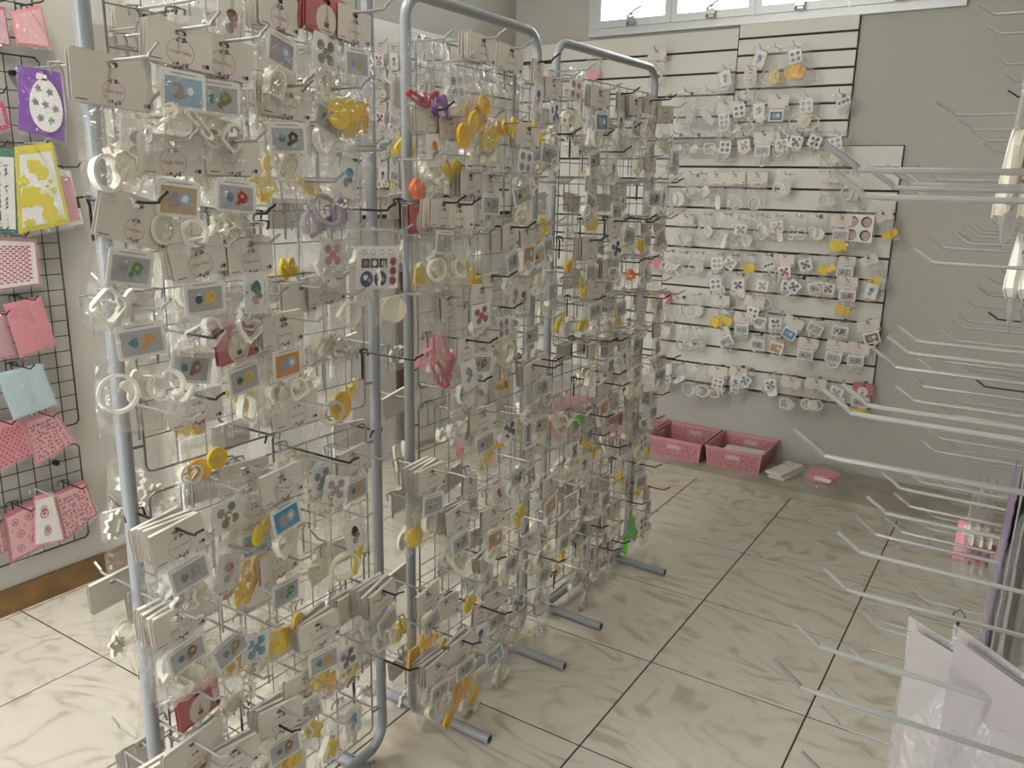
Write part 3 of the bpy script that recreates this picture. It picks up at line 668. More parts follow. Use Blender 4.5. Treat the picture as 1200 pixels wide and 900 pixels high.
lattice('middle', -.205, .350, zrows, 6, 11, [
    (503, 50, .06, 3, None, None, ('red/bone', 'magenta/bone', 'purple/heart'), 'L'), (530, 75, .06, -8, None, 'grid:purple', ('white', 'clear'), 'M'),
    (565, 48, .11, 2, 'cream', None, ('amber/round', 'yellow/egg', 'amber/egg', 'yellow/round'), 'L', 'chrome', 2), (598, 60, .10, 4, 'cream', None, ('amber', 'amber', 'yellow'), 'L'), (630, 75, .10, 3, 'slim', 'figure:purple', ('amber/bar', 'amber', 'yellow'), 'T', 'black'),
    (505, 132, .06, 0, 'cream', 'figure:orange', Wc, 'M', 'black', 1), (492, 190, .06, 0, None, None, ('orange/square', 'orange/round'), 'S'), (565, 140, .07, 4, None, 'figure:teal', ('cream', 'cream'), 'M'),
    (518, 240, .12, 2, 'cream', 'photo:tan', W2, 'M', 'black', 1), (536, 242, .12, 2, 'cream', None, Wc, 'M', 'black', 2), (492, 245, .05, 0, 'pink', None, Wc, 'M'),
    (498, 280, .06, 0, None, None, ('yellow/square', 'yellow/egg'), 'M'), (514, 285, .07, 3, None, None, ('yellow/round', 'yellow/round'), 'M'), (537, 280, .06, 0, None, None, ('yellow/square', 'amber/bar', 'yellow/star'), 'M'), (556, 276, .07, 0, None, None, ('yellow/bar', 'yellow/bar'), 'T'),
    (507, 350, .08, 2, None, None, ('pink/bar', 'pink/bone', 'pink/bar'), 'L'), (524, 350, .09, -6, 'slim', None, ('magenta/bar', 'pink/bar', 'pink'), 'L'), (587, 362, .10, 4, None, 'grid:purple', ('cream/bar', 'cream', 'cream'), 'L', 'black'),
    (545, 485, .08, 2, None, 'figure:pink', ('pink/bar', 'pink/bone'), 'M'), (565, 483, .10, -3, 'cream', 'photo:orange', ('cream', 'yellow/bone'), 'M'), (577, 495, .10, 0, None, None, ('yellow/bar', 'amber/bone'), 'M'),
    (560, 420, .05, 0, None, None, ('olive/bar', 'olive/bar'), 'M'), (590, 420, .05, 0, None, None, ('olive/bar', 'amber/bar'), 'M'),
    (505, 552, .10, -2, 'cream', 'photo:grey', ('cream', 'white'), 'M', 'chrome', 3), (581, 560, .10, -2, None, 'figure:red', Wc, 'M'), (490, 590, .08, 0, None, None, ('yellow/round', 'yellow/cloud'), 'M'),
    (535, 600, .11, -4, 'cream', 'photo:olive', W2, 'M', 'chrome', 2), (577, 598, .11, -4, 'cream', 'frame:orange', W2, 'M'), (610, 575, .08, 0, None, None, ('yellow/round', 'yellow/heart'), 'M'),
    (500, 695, .10, -4, 'cream', 'photo:grey', ('amber/round', 'amber/bone'), 'M'), (550, 680, .09, 0, None, None, ('yellow/round', 'yellow/egg'), 'S'), (522, 705, .08, 0, 'plain', None, ('amber/egg', 'yellow'), 'M'),
    (512, 778, .11, -4, 'cream', 'photo:grey', W3, 'M', 'chrome', 3), (540, 752, .11, -4, 'cream', 'photo:olive', ('amber', 'amber/bone', 'amber', 'amber/bar'), 'L', 'black', 1), (490, 735, .06, 0, None, None, ('amber/bar', 'amber/round', 'yellow'), 'M'),
    (632, 612, .08, -6, None, 'discs:red', ('cream', 'cream/egg', 'cream'), 'L'), (605, 690, .08, -6, None, 'discs:teal', ('cream', 'cream'), 'M')])
lattice('rear', .478, 1.12, zrows, 7, 23, [
    (673, 85, .07, 6, None, 'grid:red', ('white', 'cream/flower'), 'L'), (702, 108, .10, 0, 'cream', 'frame:teal', W2, 'M', 'chrome', 1), (727, 112, .09, 0, 'slim', 'figure:red', W2, 'M', 'black'), (744, 118, .10, 3, 'cream', 'frame:grey', W2, 'M', 'chrome', 2), (766, 118, .07, 10, 'cream', 'frame:tan', ('cream', 'cream/square'), 'M'),
    (730, 152, .07, 0, None, None, ('yellow/egg', 'yellow'), 'S', 'black'), (717, 180, .10, -8, None, 'figure:purple', Wc, 'M', 'black'), (762, 185, .08, 5, 'cream', 'figure:purple', Wc, 'M'),
    (695, 240, .07, 0, None, None, ('yellow/round', 'yellow/round'), 'S'), (752, 262, .08, 0, None, None, ('yellow/egg', 'yellow/round'), 'M', 'black'), (667, 265, .06, 0, None, None, ('yellow/bar', 'amber/bar'), 'T'),
    (690, 283, .10, 1, 'wide', 'photo:tan', ('yellow/bar', 'white'), 'M', 'black', 1), (720, 290, .10, 5, None, 'photo:grey', ('amber/round', 'yellow/egg'), 'M'), (740, 300, .08, 0, None, None, ('orange/heart',), 'S'), (760, 288, .06, 0, None, None, ('pink/bar', 'pink/square'), 'S'),
    (655, 350, .06, 0, None, None, ('yellow/bar', 'yellow/bar'), 'M'), (688, 352, .07, 0, None, None, ('yellow/square', 'yellow/bar', 'yellow/flower'), 'M', 'black'), (725, 345, .08, 0, None, 'photo:grey', ('amber/bar', 'amber/bone'), 'M'), (768, 330, .06, 0, None, None, ('yellow/bone', 'cream'), 'M'), (697, 332, .11, 0, 'cream', 'photo:olive', Wc, 'M'),
    (678, 470, .08, 0, None, None, ('clear/round', 'green/round'), 'M'), (655, 450, .08, 0, None, None, ('cream/bar', 'cream', 'cream/bar'), 'T'), (744, 420, .09, 0, None, 'discs:brown', ('cream', 'cream', 'cream'), 'L'),
    (695, 510, .07, 0, None, None, ('yellow/bar', 'yellow'), 'S', 'black'), (760, 490, .08, 0, 'slim', None, ('yellow/round', 'cream'), 'M', 'black', 3), (683, 528, .07, -8, None, 'figure:brown', Wc, 'M'),
    (733, 552, .10, 2, None, 'discs:brown', ('cream', 'amber'), 'M'), (740, 590, .11, -6, None, None, ('green/square', 'green/bar', 'green/star', 'green/square'), 'L', 'black'), (753, 600, .12, -8, None, 'grid:black', ('clear',), 'S'),
    (722, 578, .07, 0, None, None, ('yellow/egg', 'yellow/heart'), 'S'), (660, 608, .09, -4, 'cream', 'photo:grey', ('yellow/bone', 'yellow'), 'M'), (683, 628, .10, -6, None, 'figure:brown', ('amber/bone', 'amber'), 'M')])

# ================================================================== PACKETS ON THE SLATTED BACK WALL
def wl(px, py, head, ins, fill, size='S', tilt=0, off=.075, hk='chrome', instilt=None, rowk=None):
    """py is the hook hole; packet hangs in front of the slats"""
    random.seed(int(px*3+py*11))
    p = onY(px, py, YS-off)
    row = rowk if rowk is not None else round(p.z/.105)
    hook(Vector((p.x, YS, p.z+.002)), 0, off+.045, hk, 'slat', where=('wall', row, p.x))
    packet(p, 0, tilt, head, ins, fill, size, k=1.25, lean=random.uniform(0, .06), yaw=random.uniform(-.15, .15), instilt=instilt, where=('wall', row, p.x))
for r_, items in enumerate([
    [(893, 58, None, 'figure:blue', Wc, 'S', 8), (910, 56, None, None, ('paleyellow/square', 'paleyellow/round', 'paleyellow'), 'L', 0), (932, 54, None, 'grid:navy', ('amber/square', 'amber/square', 'pink/bar'), 'L', -14)],
    [(770, 60, 'cream', None, ('white/round',), 'M', -4), (697, 68, None, None, ('pink/square', 'pink/cloud'), 'M', 14), (850, 80, None, 'figure:pink', Wc, 'M', -8), (880, 82, 'slim', None, Wc, 'S', 2)],
    [(805, 108, None, None, ('clear/square', 'clear/star'), 'L', -3), (831, 107, None, None, ('clear/square', 'clear/bar'), 'L', 8), (851, 122, 'plain', 'grid:grey', Wc, 'S', 0), (868, 118, None, 'grid:black', W3, 'L', 0), (890, 118, None, 'figure:tan', W2, 'M', 0),
     (913, 115, 'plain', 'frame:teal', ('cream', 'white', 'white'), 'L', 2), (945, 112, None, 'grid:grey', ('cream', 'cream', 'cream'), 'L', 0), (985, 110, None, 'strip:navy', ('clear',), 'S', -28)],
    [(778, 158, None, None, ('white/bar', 'white/bone'), 'M', 0), (792, 157, None, None, ('clear/bar', 'white/bar'), 'M', 2), (813, 157, None, None, ('clear/bar', 'white/egg', 'white/bone'), 'M', 0), (835, 157, None, None, ('white/square', 'white/bone'), 'M', 0), (850, 161, None, 'grid:black', ('cream', 'clear'), 'M', 0),
     (873, 160, None, 'discs:tan', ('white/round',), 'S', 0), (896, 158, 'plain', 'photo:pink', Wc, 'S', 0), (916, 158, None, 'discs:grey', ('cream/round', 'cream'), 'M', -5), (936, 156, None, 'discs:navy', Wc, 'S', 8), (958, 155, None, 'discs:black', Wc, 'S', 14), (980, 156, None, 'grid:grey', ('cream', 'cream', 'cream'), 'L', -3)],
    [(793, 205, None, None, ('clear/round', 'white/round'), 'L', 0), (812, 205, None, None, ('white/star', 'white/bone'), 'M', 0), (824, 204, None, None, ('white/bar', 'white/square'), 'M', 0), (840, 205, 'cream', None, ('clear/square', 'white/bar'), 'M', 0), (862, 205, 'cream', None, ('white/round',), 'M', -4),
     (888, 205, 'cream', None, ('white/round',), 'M', 0), (922, 205, None, None, ('white/round', 'clear'), 'M', 12), (974, 205, 'small', None, ('white/cloud', 'clear/star'), 'M', 0), (1002, 205, None, None, ('white/round', 'clear/cloud'), 'M', 6), (774, 196, None, None, ('white/square', 'white/bar', 'clear/bar'), 'T', 0)],
    [(805, 254, 'small', None, ('white/bone', 'clear'), 'M', 4), (828, 252, None, None, ('white/egg', 'white/round'), 'M', 0), (852, 252, None, None, ('white/bar', 'white/bar', 'clear/square'), 'L', 0), (869, 258, None, 'discs:brown', ('clear/star',), 'M', 0), (882, 254, None, None, ('white/star', 'white/cloud', 'clear'), 'L', 10), (896, 254, None, None, ('white/bar', 'white'), 'M', 0),
     (912, 254, None, 'discs:tan', ('white/square', 'white/bar'), 'M', 0), (935, 254, None, None, ('white/bar', 'white/bone', 'white/butterfly'), 'M', 0), (958, 254, None, None, ('white/bear', 'white/round'), 'M', 0), (987, 255, 'cream', 'photo:pink', ('yellow/round', 'yellow/star'), 'M', 0), (1010, 245, None, 'four', ('clear',), 'L', -2), (1035, 250, 'small', None, ('yellow/star', 'amber'), 'S', -22)],
    [(766, 292, None, None, ('pink/bar', 'pink/square'), 'M', -8), (783, 295, None, None, ('white/egg', 'white/round'), 'M', 0), (799, 297, None, None, ('white/bar', 'white/bone', 'white/square'), 'M', 20), (818, 297, None, None, ('cream/round', 'clear/square'), 'M', 0), (842, 299, None, 'grid:grey', Wc, 'S', 0), (860, 300, None, 'discs:tan', ('clear',), 'S', 28), (878, 300, None, None, ('yellow/bar', 'yellow/square'), 'S', 0),
     (900, 300, None, 'strip:navy', Wc, 'M', -18), (920, 301, 'plain', 'discs:red', Wc, 'S', 0), (940, 301, None, 'discs:purple', Wc, 'S', -24), (971, 301, None, None, ('yellow/round', 'yellow/star', 'yellow'), 'S', 0), (993, 303, 'small', 'photo:grey', Wc, 'S', 0), (1018, 302, 'small', None, ('yellow/round', 'clear'), 'M', -25)],
    [(838, 322, None, 'grid:navy', ('cream/round', 'clear'), 'M', -16), (866, 323, None, 'discs:purple', W2, 'M', 0), (897, 324, None, 'discs:tan', ('white', 'cream', 'white'), 'L', 8), (924, 325, None, 'discs:teal', Wc, 'S', 0), (938, 327, None, 'discs:purple', ('cream', 'clear'), 'M', 32), (957, 327, None, 'photo:grey', Wc, 'S', -8), (972, 328, None, 'discs:brown', Wc, 'S', 8), (993, 328, 'cream', 'photo:red', Wc, 'S', -5), (1023, 331, None, 'figure:blue', Wc, 'S', 10)],
    [(777, 344, 'pink', None, ('white/round',), 'M', 0), (796, 350, None, None, ('white/square',), 'S', 0), (815, 346, None, None, ('white/round', 'clear/cloud'), 'M', 0), (845, 348, 'cream', None, ('yellow/square', 'yellow/bar'), 'M', 4), (852, 362, None, None, ('yellow/star', 'yellow'), 'S', 0), (872, 369, 'cream', 'photo:grey', Wc, 'S', 4), (885, 350, 'plain', 'grid:black', Wc, 'S', 8), (893, 368, None, 'photo:grey', Wc, 'S', 16), (912, 368, None, 'discs:purple', Wc, 'M', 5), (990, 350, None, None, ('amber/round', 'yellow'), 'S', 0)],
    [(776, 384, 'cream', None, ('white/round',), 'S', 2), (803, 386, None, None, ('clear/square', 'white/bar'), 'M', 0), (818, 386, None, None, ('white/heart', 'clear'), 'M', 0), (846, 386, 'small', 'photo:grey', ('clear',), 'S', -26), (888, 394, None, 'photo:brown', Wc, 'S', -4), (912, 398, None, 'frame:orange', Wc, 'S', 0), (932, 375, 'plain', 'frame:blue', Wc, 'S', 22), (960, 376, None, 'photo:tan', Wc, 'S', 20), (987, 378, None, 'photo:navy', Wc, 'S', 0), (1017, 378, 'cream', 'frame:brown', Wc, 'S', -16),
     (948, 399, 'cream', 'photo:grey', Wc, 'S', 4), (982, 402, 'cream', 'photo:pink', Wc, 'S', 8), (1007, 405, 'cream', 'photo:olive', ('clear',), 'S', 4)],
    [(764, 423, 'cream', None, Wc, 'S', 0), (778, 428, 'plain', 'frame:grey', ('clear',), 'S', -10), (795, 428, None, None, ('clear/square', 'white/bar'), 'M', 0), (817, 430, None, None, ('clear/round', 'clear', 'white'), 'L', 0), (842, 432, 'plain', 'grid:brown', ('white', 'clear'), 'M', 0), (866, 433, 'cream', 'figure:blue', Wc, 'S', 6), (877, 436, None, 'discs:blue', ('clear', 'white'), 'M', 24), (903, 440, None, 'discs:teal', ('cream', 'white'), 'M', 0),
     (928, 444, 'cream', None, ('white/square', 'clear'), 'M', 4), (957, 446, 'cream', None, ('white/round', 'white/round', 'white/cloud'), 'M', 5), (985, 450, None, 'discs:grey', ('clear', 'white'), 'M', 16), (1012, 452, 'pink', 'photo:grey', ('yellow/bar', 'yellow'), 'M', 3)],
]):
    for it in items: wl(it[0], it[1], it[2], it[3], it[4], it[5], it[6], rowk=100-r_, hk='black' if (it[0]+r_) % 3 == 0 else 'chrome')
# the stretch of the left-wall panel seen in the gap between front and middle racks
k = 0
for z in (2.04, 1.93, 1.79, 1.67, 1.53, 1.42):
    for y in (1.20, 1.29, 1.38, 1.47, 1.56, 1.65, 1.80):
        k += 1; r = random.Random(k*17); random.seed(k)
        if r.random() < .12: continue
        wh = ('left', 50+round(z*10), y)
        hook(Vector((XL+.022, y, z+.002)), PI/2, .13, r.choice(['chrome', 'black']), 'slat', where=wh)
        packet(Vector((XL+.022+.08, y, z)), PI/2, r.gauss(0, 6), r.choice(['small', 'cream', 'small']), r.choice(INS+[None]*8), ('yellow', 'yellow') if (abs(y-1.42) < .1 and r.random() < .5) else fills(r), 'S', where=wh)

# names of rows and places, written once everything hangs
PLACE = {'frontf': 'front rack', 'frontb': 'far side of the front rack', 'middlef': 'middle rack', 'middleb': 'far side of the middle rack',
         'rearf': 'rear rack', 'rearb': 'far side of the rear rack', 'wall': 'back wall panels', 'left': 'left wall panel', 'right': 'right rack'}
GROUP = {'frontf': 'packets on the front rack', 'frontb': 'packets on the back of the front rack', 'middlef': 'packets on the middle rack', 'middleb': 'packets on the back of the middle rack',
         'rearf': 'packets on the rear rack', 'rearb': 'packets on the back of the rear rack', 'wall': 'packets on the slatted back wall', 'left': 'packets on the slatted left wall', 'right': 'packets on the right rack'}
def name_all():
    byrow = {}
    for a in REG: byrow.setdefault(a[0], {}).setdefault(a[1], []).append(a)
    for ar, rows in byrow.items():
        for ri, key in enumerate(sorted(rows, reverse=True)):
            for kind in 'ph':
                L = [a for a in rows[key] if a[6] == kind]; ys = sorted({round(a[2], 4) for a in L}, reverse=False)
                for a in L:
                    n = ys.index(round(a[2], 4))+1; st = a[3]
                    d = a[4]; tail = '' if st == 0 else ', %s behind' % ORD[st]
                    if st: d = ' '.join(d.split()[:3])
                    lab = '%s, %s, %s row down, %s from left%s' % (d, PLACE[ar].replace('far side of the', 'back of'), ORD[ri+1], ORD[n] if n < len(ORD) else 'last', tail)
                    if len(lab.split()) > 16: lab = lab.replace(' cutter packet', '')
                    a[5]['label'] = lab
                    a[5]['group'] = GROUP[ar] if kind == 'p' else GROUP[ar].replace('packets', 'hooks')

# ================================================================== LEFT WALL: BLACK GRIDS AND STENCILS
def wall_grid(y0, y1, z0, z1, label):
    t = thing('wall_grid', label, 'wall grid', group='black wire grids on the left wall'); X = XL+.02; b = MB(); q = .012
    b.tube([(X, y0, z0+q), (X, y0+q, z0), (X, y1-q, z0), (X, y1, z0+q), (X, y1, z1-q), (X, y1-q, z1), (X, y0+q, z1), (X, y0, z1-q)], .003, M_bwire, 6, closed=True)
    nv = round((y1-y0)/.052); nh = max(2, round((z1-z0)/.052))
    for i in range(1, nv): y = y0+(y1-y0)*i/nv; b.tube([(X+.002, y, z0), (X+.002, y, z1)], .0017, M_bwire, 5)
    for i in range(1, nh): z = z0+(z1-z0)*i/nh; b.tube([(X-.001, y0, z), (X-.001, y1, z)], .0017, M_bwire, 5)
    obj('wire_grid', b, t, kind='stuff')
    br = MB()
    for y in (y0+.08, y1-.08): br.box(XL, X+.004, y-.006, y+.006, z1-.06, z1-.045, M_bwire)
    obj('wall_bracket', br, t)
wall_grid(-.90, -.205, 1.84, 2.35, 'topmost black wire grid at the upper left corner')
wall_grid(-.90, -.205, .60, 1.79, 'tall middle black wire grid behind the purple and yellow stencils')
wall_grid(-.90, -.215, .18, .53, 'lowest black wire grid above the wooden baseboard')
SC_ = {'pink': (.62, .22, .27), 'palepink': (.66, .36, .39), 'hot': (.45, .05, .12), 'white': (.72, .71, .68), 'purple': (.18, .05, .32), 'teal': (.02, .17, .12), 'yellow': (.60, .52, .03),
       'blue': (.42, .55, .60), 'rose': (.42, .10, .15), 'black': (.03, .03, .03), 'lilacpink': (.55, .35, .40), 'darkred': (.30, .02, .08), 'darkpurple': (.05, .01, .10), 'dullpurple': (.20, .14, .25)}
for k_, v_ in SC_.items(): mat('sheet_'+k_, v_, .35)
def sheet(q, base, top, inset, pattern, label, off=.045, hk='black', letters=None):
    """hanging stencil: coloured backing card, stencil sheet, cut-outs, clear sleeve, hook. q = four corner pixels TL TR BR BL"""
    P = [onX(x, y, XL+off) for x, y in q]
    c = sum(P, Vector())/4; Yd = ((P[1]-P[0])+(P[2]-P[3])).normalized(); n = Vector((1, 0, 0))
    Yd = (Yd-n*Yd.x).normalized(); Zd = n.cross(Yd)     # right handed plane frame
    w = ((P[1]-P[0]).length+(P[2]-P[3]).length)/2; h = ((P[0]-P[3]).length+(P[1]-P[2]).length)/2
    ang = math.atan2(-Yd.z, Yd.y)
    t = thing('stencil', label, 'stencil', c, (0, 0, 0)); t.rotation_euler = (0, ang, PI/2)
    L = [((p-c).dot(Yd), (p-c).dot(Zd)) for p in P][::-1]
    def ins(k, dx=0, dz=0): return [(x*k+dx, z*k+dz) for x, z in L]
    b = MB(); b.prism(ins(1), -.001, .0015, MATS['sheet_'+base]); obj('backing_card', b, t)
    b = MB(); b.prism(inset if not isinstance(inset, float) else ins(inset, 0, -h*.02), -.003, -.0015, MATS['sheet_'+top]) if inset else None
    if inset: obj('stencil_sheet', b, t)
    b = MB(); rr = random.Random(int(q[0][1]*3+q[2][0])); y = -.0034; kind, col = pattern; m = MATS['sheet_'+col]
    def uv(u, v):      # 0..1 inside the quad
        (ax, az), (bx, bz), (cx, cz), (dx, dz) = L      # BL BR TR TL
        return ((1-u)*(1-v)*ax+u*(1-v)*bx+u*v*cx+(1-u)*v*dx, (1-u)*(1-v)*az+u*(1-v)*bz+u*v*cz+(1-u)*v*dz)
    if kind == 'brick':
        for i in range(16):
            for j in range(6):
                u = .12+(j+.5*(i % 2))*.125; v = .12+i*.047; p = uv(u, v)
                if u < .88: b.poly([(p[0]-.006, p[1]-.0025), (p[0]+.006, p[1]-.0025), (p[0]+.006, p[1]+.0025), (p[0]-.006, p[1]+.0025)], y, m)
    elif kind == 'dots':
        for i in range(11):
            for j in range(9): p = uv(.08+(j+.5*(i % 2))*.095, .06+i*.075); b.disc(p[0], p[1], .0046, y, m, 6)
    elif kind == 'spots':
        for i in range(9):
            for j in range(8):
                p = uv(.1+(j+rr.random()*.6)*.1, .06+(i+rr.random()*.5)*.088); a = rr.random()*3; s = .0035+.003*rr.random()
                b.poly([(p[0]+s*(.7+.5*rr.random())*math.cos(a+k*1.05), p[1]+s*(.7+.5*rr.random())*math.sin(a+k*1.05)) for k in range(6)], y, m)
    elif kind == 'squiggle':
        for i in range(16):
            for j in range(5):
                p = uv(.15+j*.15, .06+i*.05); a = rr.random()*3; l = .010
                b.poly([(p[0]-l*math.cos(a), p[1]-l*math.sin(a)), (p[0]+.003, p[1]-.001), (p[0]+l*math.cos(a), p[1]+l*math.sin(a)), (p[0]-.002, p[1]+.002)], y, m)
    elif kind == 'map':
        for qi, (u, v, s) in enumerate(((.42, .76, .026), (.58, .66, .024), (.14, .60, .020), (.30, .42, .034), (.20, .36, .026), (.56, .34, .032), (.64, .20, .034), (.62, .08, .022), (.2, .10, .020), (.74, .55, .008), (.66, .50, .006), (.78, .44, .011), (.82, .10, .012))):
            p = uv(u, v); b.poly([(p[0]+s*(.55+.6*rr.random())*math.cos(k*.57), p[1]+s*(.55+.6*rr.random())*math.sin(k*.57)) for k in range(11)], y-.0002*qi, m)
    elif kind == 'ornament':
        p = uv(.58, .50); 
        ax, az = w*.36, h*.40; cz = p[1]-h*.03
        def el(t): return (p[0]+ax*math.cos(t)*(1-.12*math.sin(t))+ax*.10*math.sin(-t), cz+az*math.sin(t))
        b.prism([el(k*.2618) for k in range(24)], -.005, -.003, MATS['sheet_white'])
        b.prism([(p[0]-w*.22, cz+az*.92), (p[0]+w*.0, cz+az*.92), (p[0]+w*.0, cz+az*1.14), (p[0]-w*.22, cz+az*1.14)], -.005, -.003, MATS['sheet_white'])
        for (u, v) in ((-.50, .58), (.18, .52), (-.66, .05), (-.06, .02), (.56, -.06), (-.34, -.52), (.34, -.56)):
            x = p[0]+u*ax; z = cz+v*az
            for k in range(10):
                a = k*.6283; r0 = .0018; r1 = ax*.30*(1 if k % 2 else .78); d = .34
                b.poly([(x+r0*math.cos(a-d), z+r0*math.sin(a-d)), (x+r1*.6*math.cos(a-.16), z+r1*.6*math.sin(a-.16)), (x+r1*math.cos(a), z+r1*math.sin(a)), (x+r1*.6*math.cos(a+.16), z+r1*.6*math.sin(a+.16)), (x+r0*math.cos(a+d), z+r0*math.sin(a+d))], -.0054, m)
    elif kind == 'motifs':
        for (u, v, s) in ((.42, .72, .012), (.42, .62, .016), (.48, .33, .011), (.48, .25, .014)) if base != 'rose' else ((.3, .75, .013), (.72, .74, .015), (.38, .48, .014), (.78, .46, .012), (.3, .2, .014), (.7, .25, .016), (.55, .6, .005), (.2, .6, .004), (.55, .35, .004)):
            p = uv(u, v); b.ring(p[0], p[1], s, s*.28, y, m, 12, sx=.9); b.disc(p[0], p[1], s*.4, y, m, 7)
    elif kind == 'script':
        for i in range(10):
            for j in range(7):
                p = uv(.12+j*.125, .1+i*.085); b.ring(p[0], p[1], .005, .0009, y, m, 7, sx=.7+rr.random()*.5)
    if b.v: obj('cut_outs', b, t)
    if letters:
        vs, fs = text_tris(letters, .018); p = uv(.12, .93); b = MB(); b.add([(x+p[0]+.008, -.0036, z+p[1]) for x, z in vs], fs, M_inkg); obj('handwriting', b, t)
    s = MB(); k = 1.06; O = [(x*k, z*k-h*.03) for x, z in L]
    s.poly(O, -.008, M_film); s.poly([(x, z) for x, z in O[::-1]], .004, M_film); obj('sleeve', s, t)
    mid = uv(.5, .97); wp = c + Yd*mid[0] + Zd*mid[1]
    h_ = obj('grid_hook', hook_mesh(.14, 'grid'), None, (XL+.024, wp.y, wp.z+.012), (0, 0, PI/2), m=M_bwire if hk == 'black' else M_white)
    h_['category'] = 'hook'; h_['label'] = '%s hook on the left wall carrying the %s' % (hk, ' '.join(label.split()[:6]).rstrip(',')); h_['group'] = 'hooks on the left wall grids'
sheet([(12, 14), (48, 5), (60, 57), (20, 52)], 'pink', 'palepink', .86, ('none', 'rose'), 'pale pink stencil at the upper left corner, above the purple one')
sheet([(-30, 8), (5, 8), (13, 54), (-26, 48)], 'hot', 'lilacpink', .88, ('none', 'rose'), 'pink stencil cut by the left edge, beside the pale pink one')
sheet([(21, 76), (75, 86), (76, 166), (22, 152)], 'purple', 'purple', None, ('ornament', 'darkpurple'), 'purple stencil card with a white ornament full of snowflakes', off=.06, hk='white')
sheet([(-32, 108), (4, 120), (13, 150), (-26, 160)], 'hot', 'lilacpink', .7, ('none', 'rose'), 'crimson stencil card left of the purple one', off=.05)
sheet([(-38, 172), (19, 176), (22, 274), (-34, 270)], 'teal', 'white', .86, ('squiggle', 'black'), 'dark green framed stencil with black squiggles at the left edge', off=.07)
sheet([(60, 196), (82, 200), (98, 262), (70, 268)], 'white', 'palepink', .8, ('none', 'rose'), 'white sleeve with pink card peeping out behind the yellow stencil', off=.04)
sheet([(17, 172), (61, 167), (82, 262), (22, 274)], 'yellow', 'white', .84, ('map', 'yellow'), 'yellow framed stencil with a map of yellow patches', off=.075, hk='white', letters='CM')
sheet([(-14, 277), (42, 280), (48, 333), (-14, 342)], 'pink', 'white', .9, ('brick', 'hot'), 'white stencil with rows of pink bricks', off=.06, letters='04')
sheet([(-24, 372), (4, 365), (19, 418), (-20, 422)], 'pink', 'lilacpink', .85, ('script', 'rose'), 'white stencil with fine pink script at the left edge', off=.05)
sheet([(4, 357), (47, 347), (66, 404), (24, 420)], 'pink', 'pink', .9, ('none', 'rose'), 'plain pink stencil below the brick stencil', off=.065)
sheet([(-4, 438), (48, 426), (67, 474), (16, 492)], 'blue', 'blue', .9, ('script', 'white'), 'pale blue lettered stencil between the pink ones', off=.07)
sheet([(-30, 500), (25, 490), (42, 530), (-24, 562)], 'pink', 'pink', .88, ('dots', 'hot'), 'pink stencil with a honeycomb of crimson dots', off=.055)
sheet([(26, 492), (64, 480), (88, 517), (42, 546)], 'pink', 'palepink', .88, ('spots', 'rose'), 'pink stencil with loose crimson spots, above the lowest grid', off=.05)
sheet([(-30, 612), (0, 604), (9, 645), (-24, 664)], 'rose', 'rose', None, ('spots', 'palepink'), 'crimson stencil cut off by the left edge near the bottom', off=.06)
sheet([(3, 604), (38, 586), (60, 636), (12, 660)], 'rose', 'palepink', .86, ('motifs', 'rose'), 'pale pink stencil with two small round figures', off=.055)
sheet([(40, 582), (62, 576), (76, 633), (40, 641)], 'pink', 'white', .88, ('motifs', 'rose'), 'white stencil with planets and rockets', off=.07, hk='white')
sheet([(62, 578), (100, 562), (114, 602), (76, 633)], 'rose', 'palepink', .88, ('spots', 'rose'), 'rightmost pink leopard-spot stencil above the baseboard', off=.06)

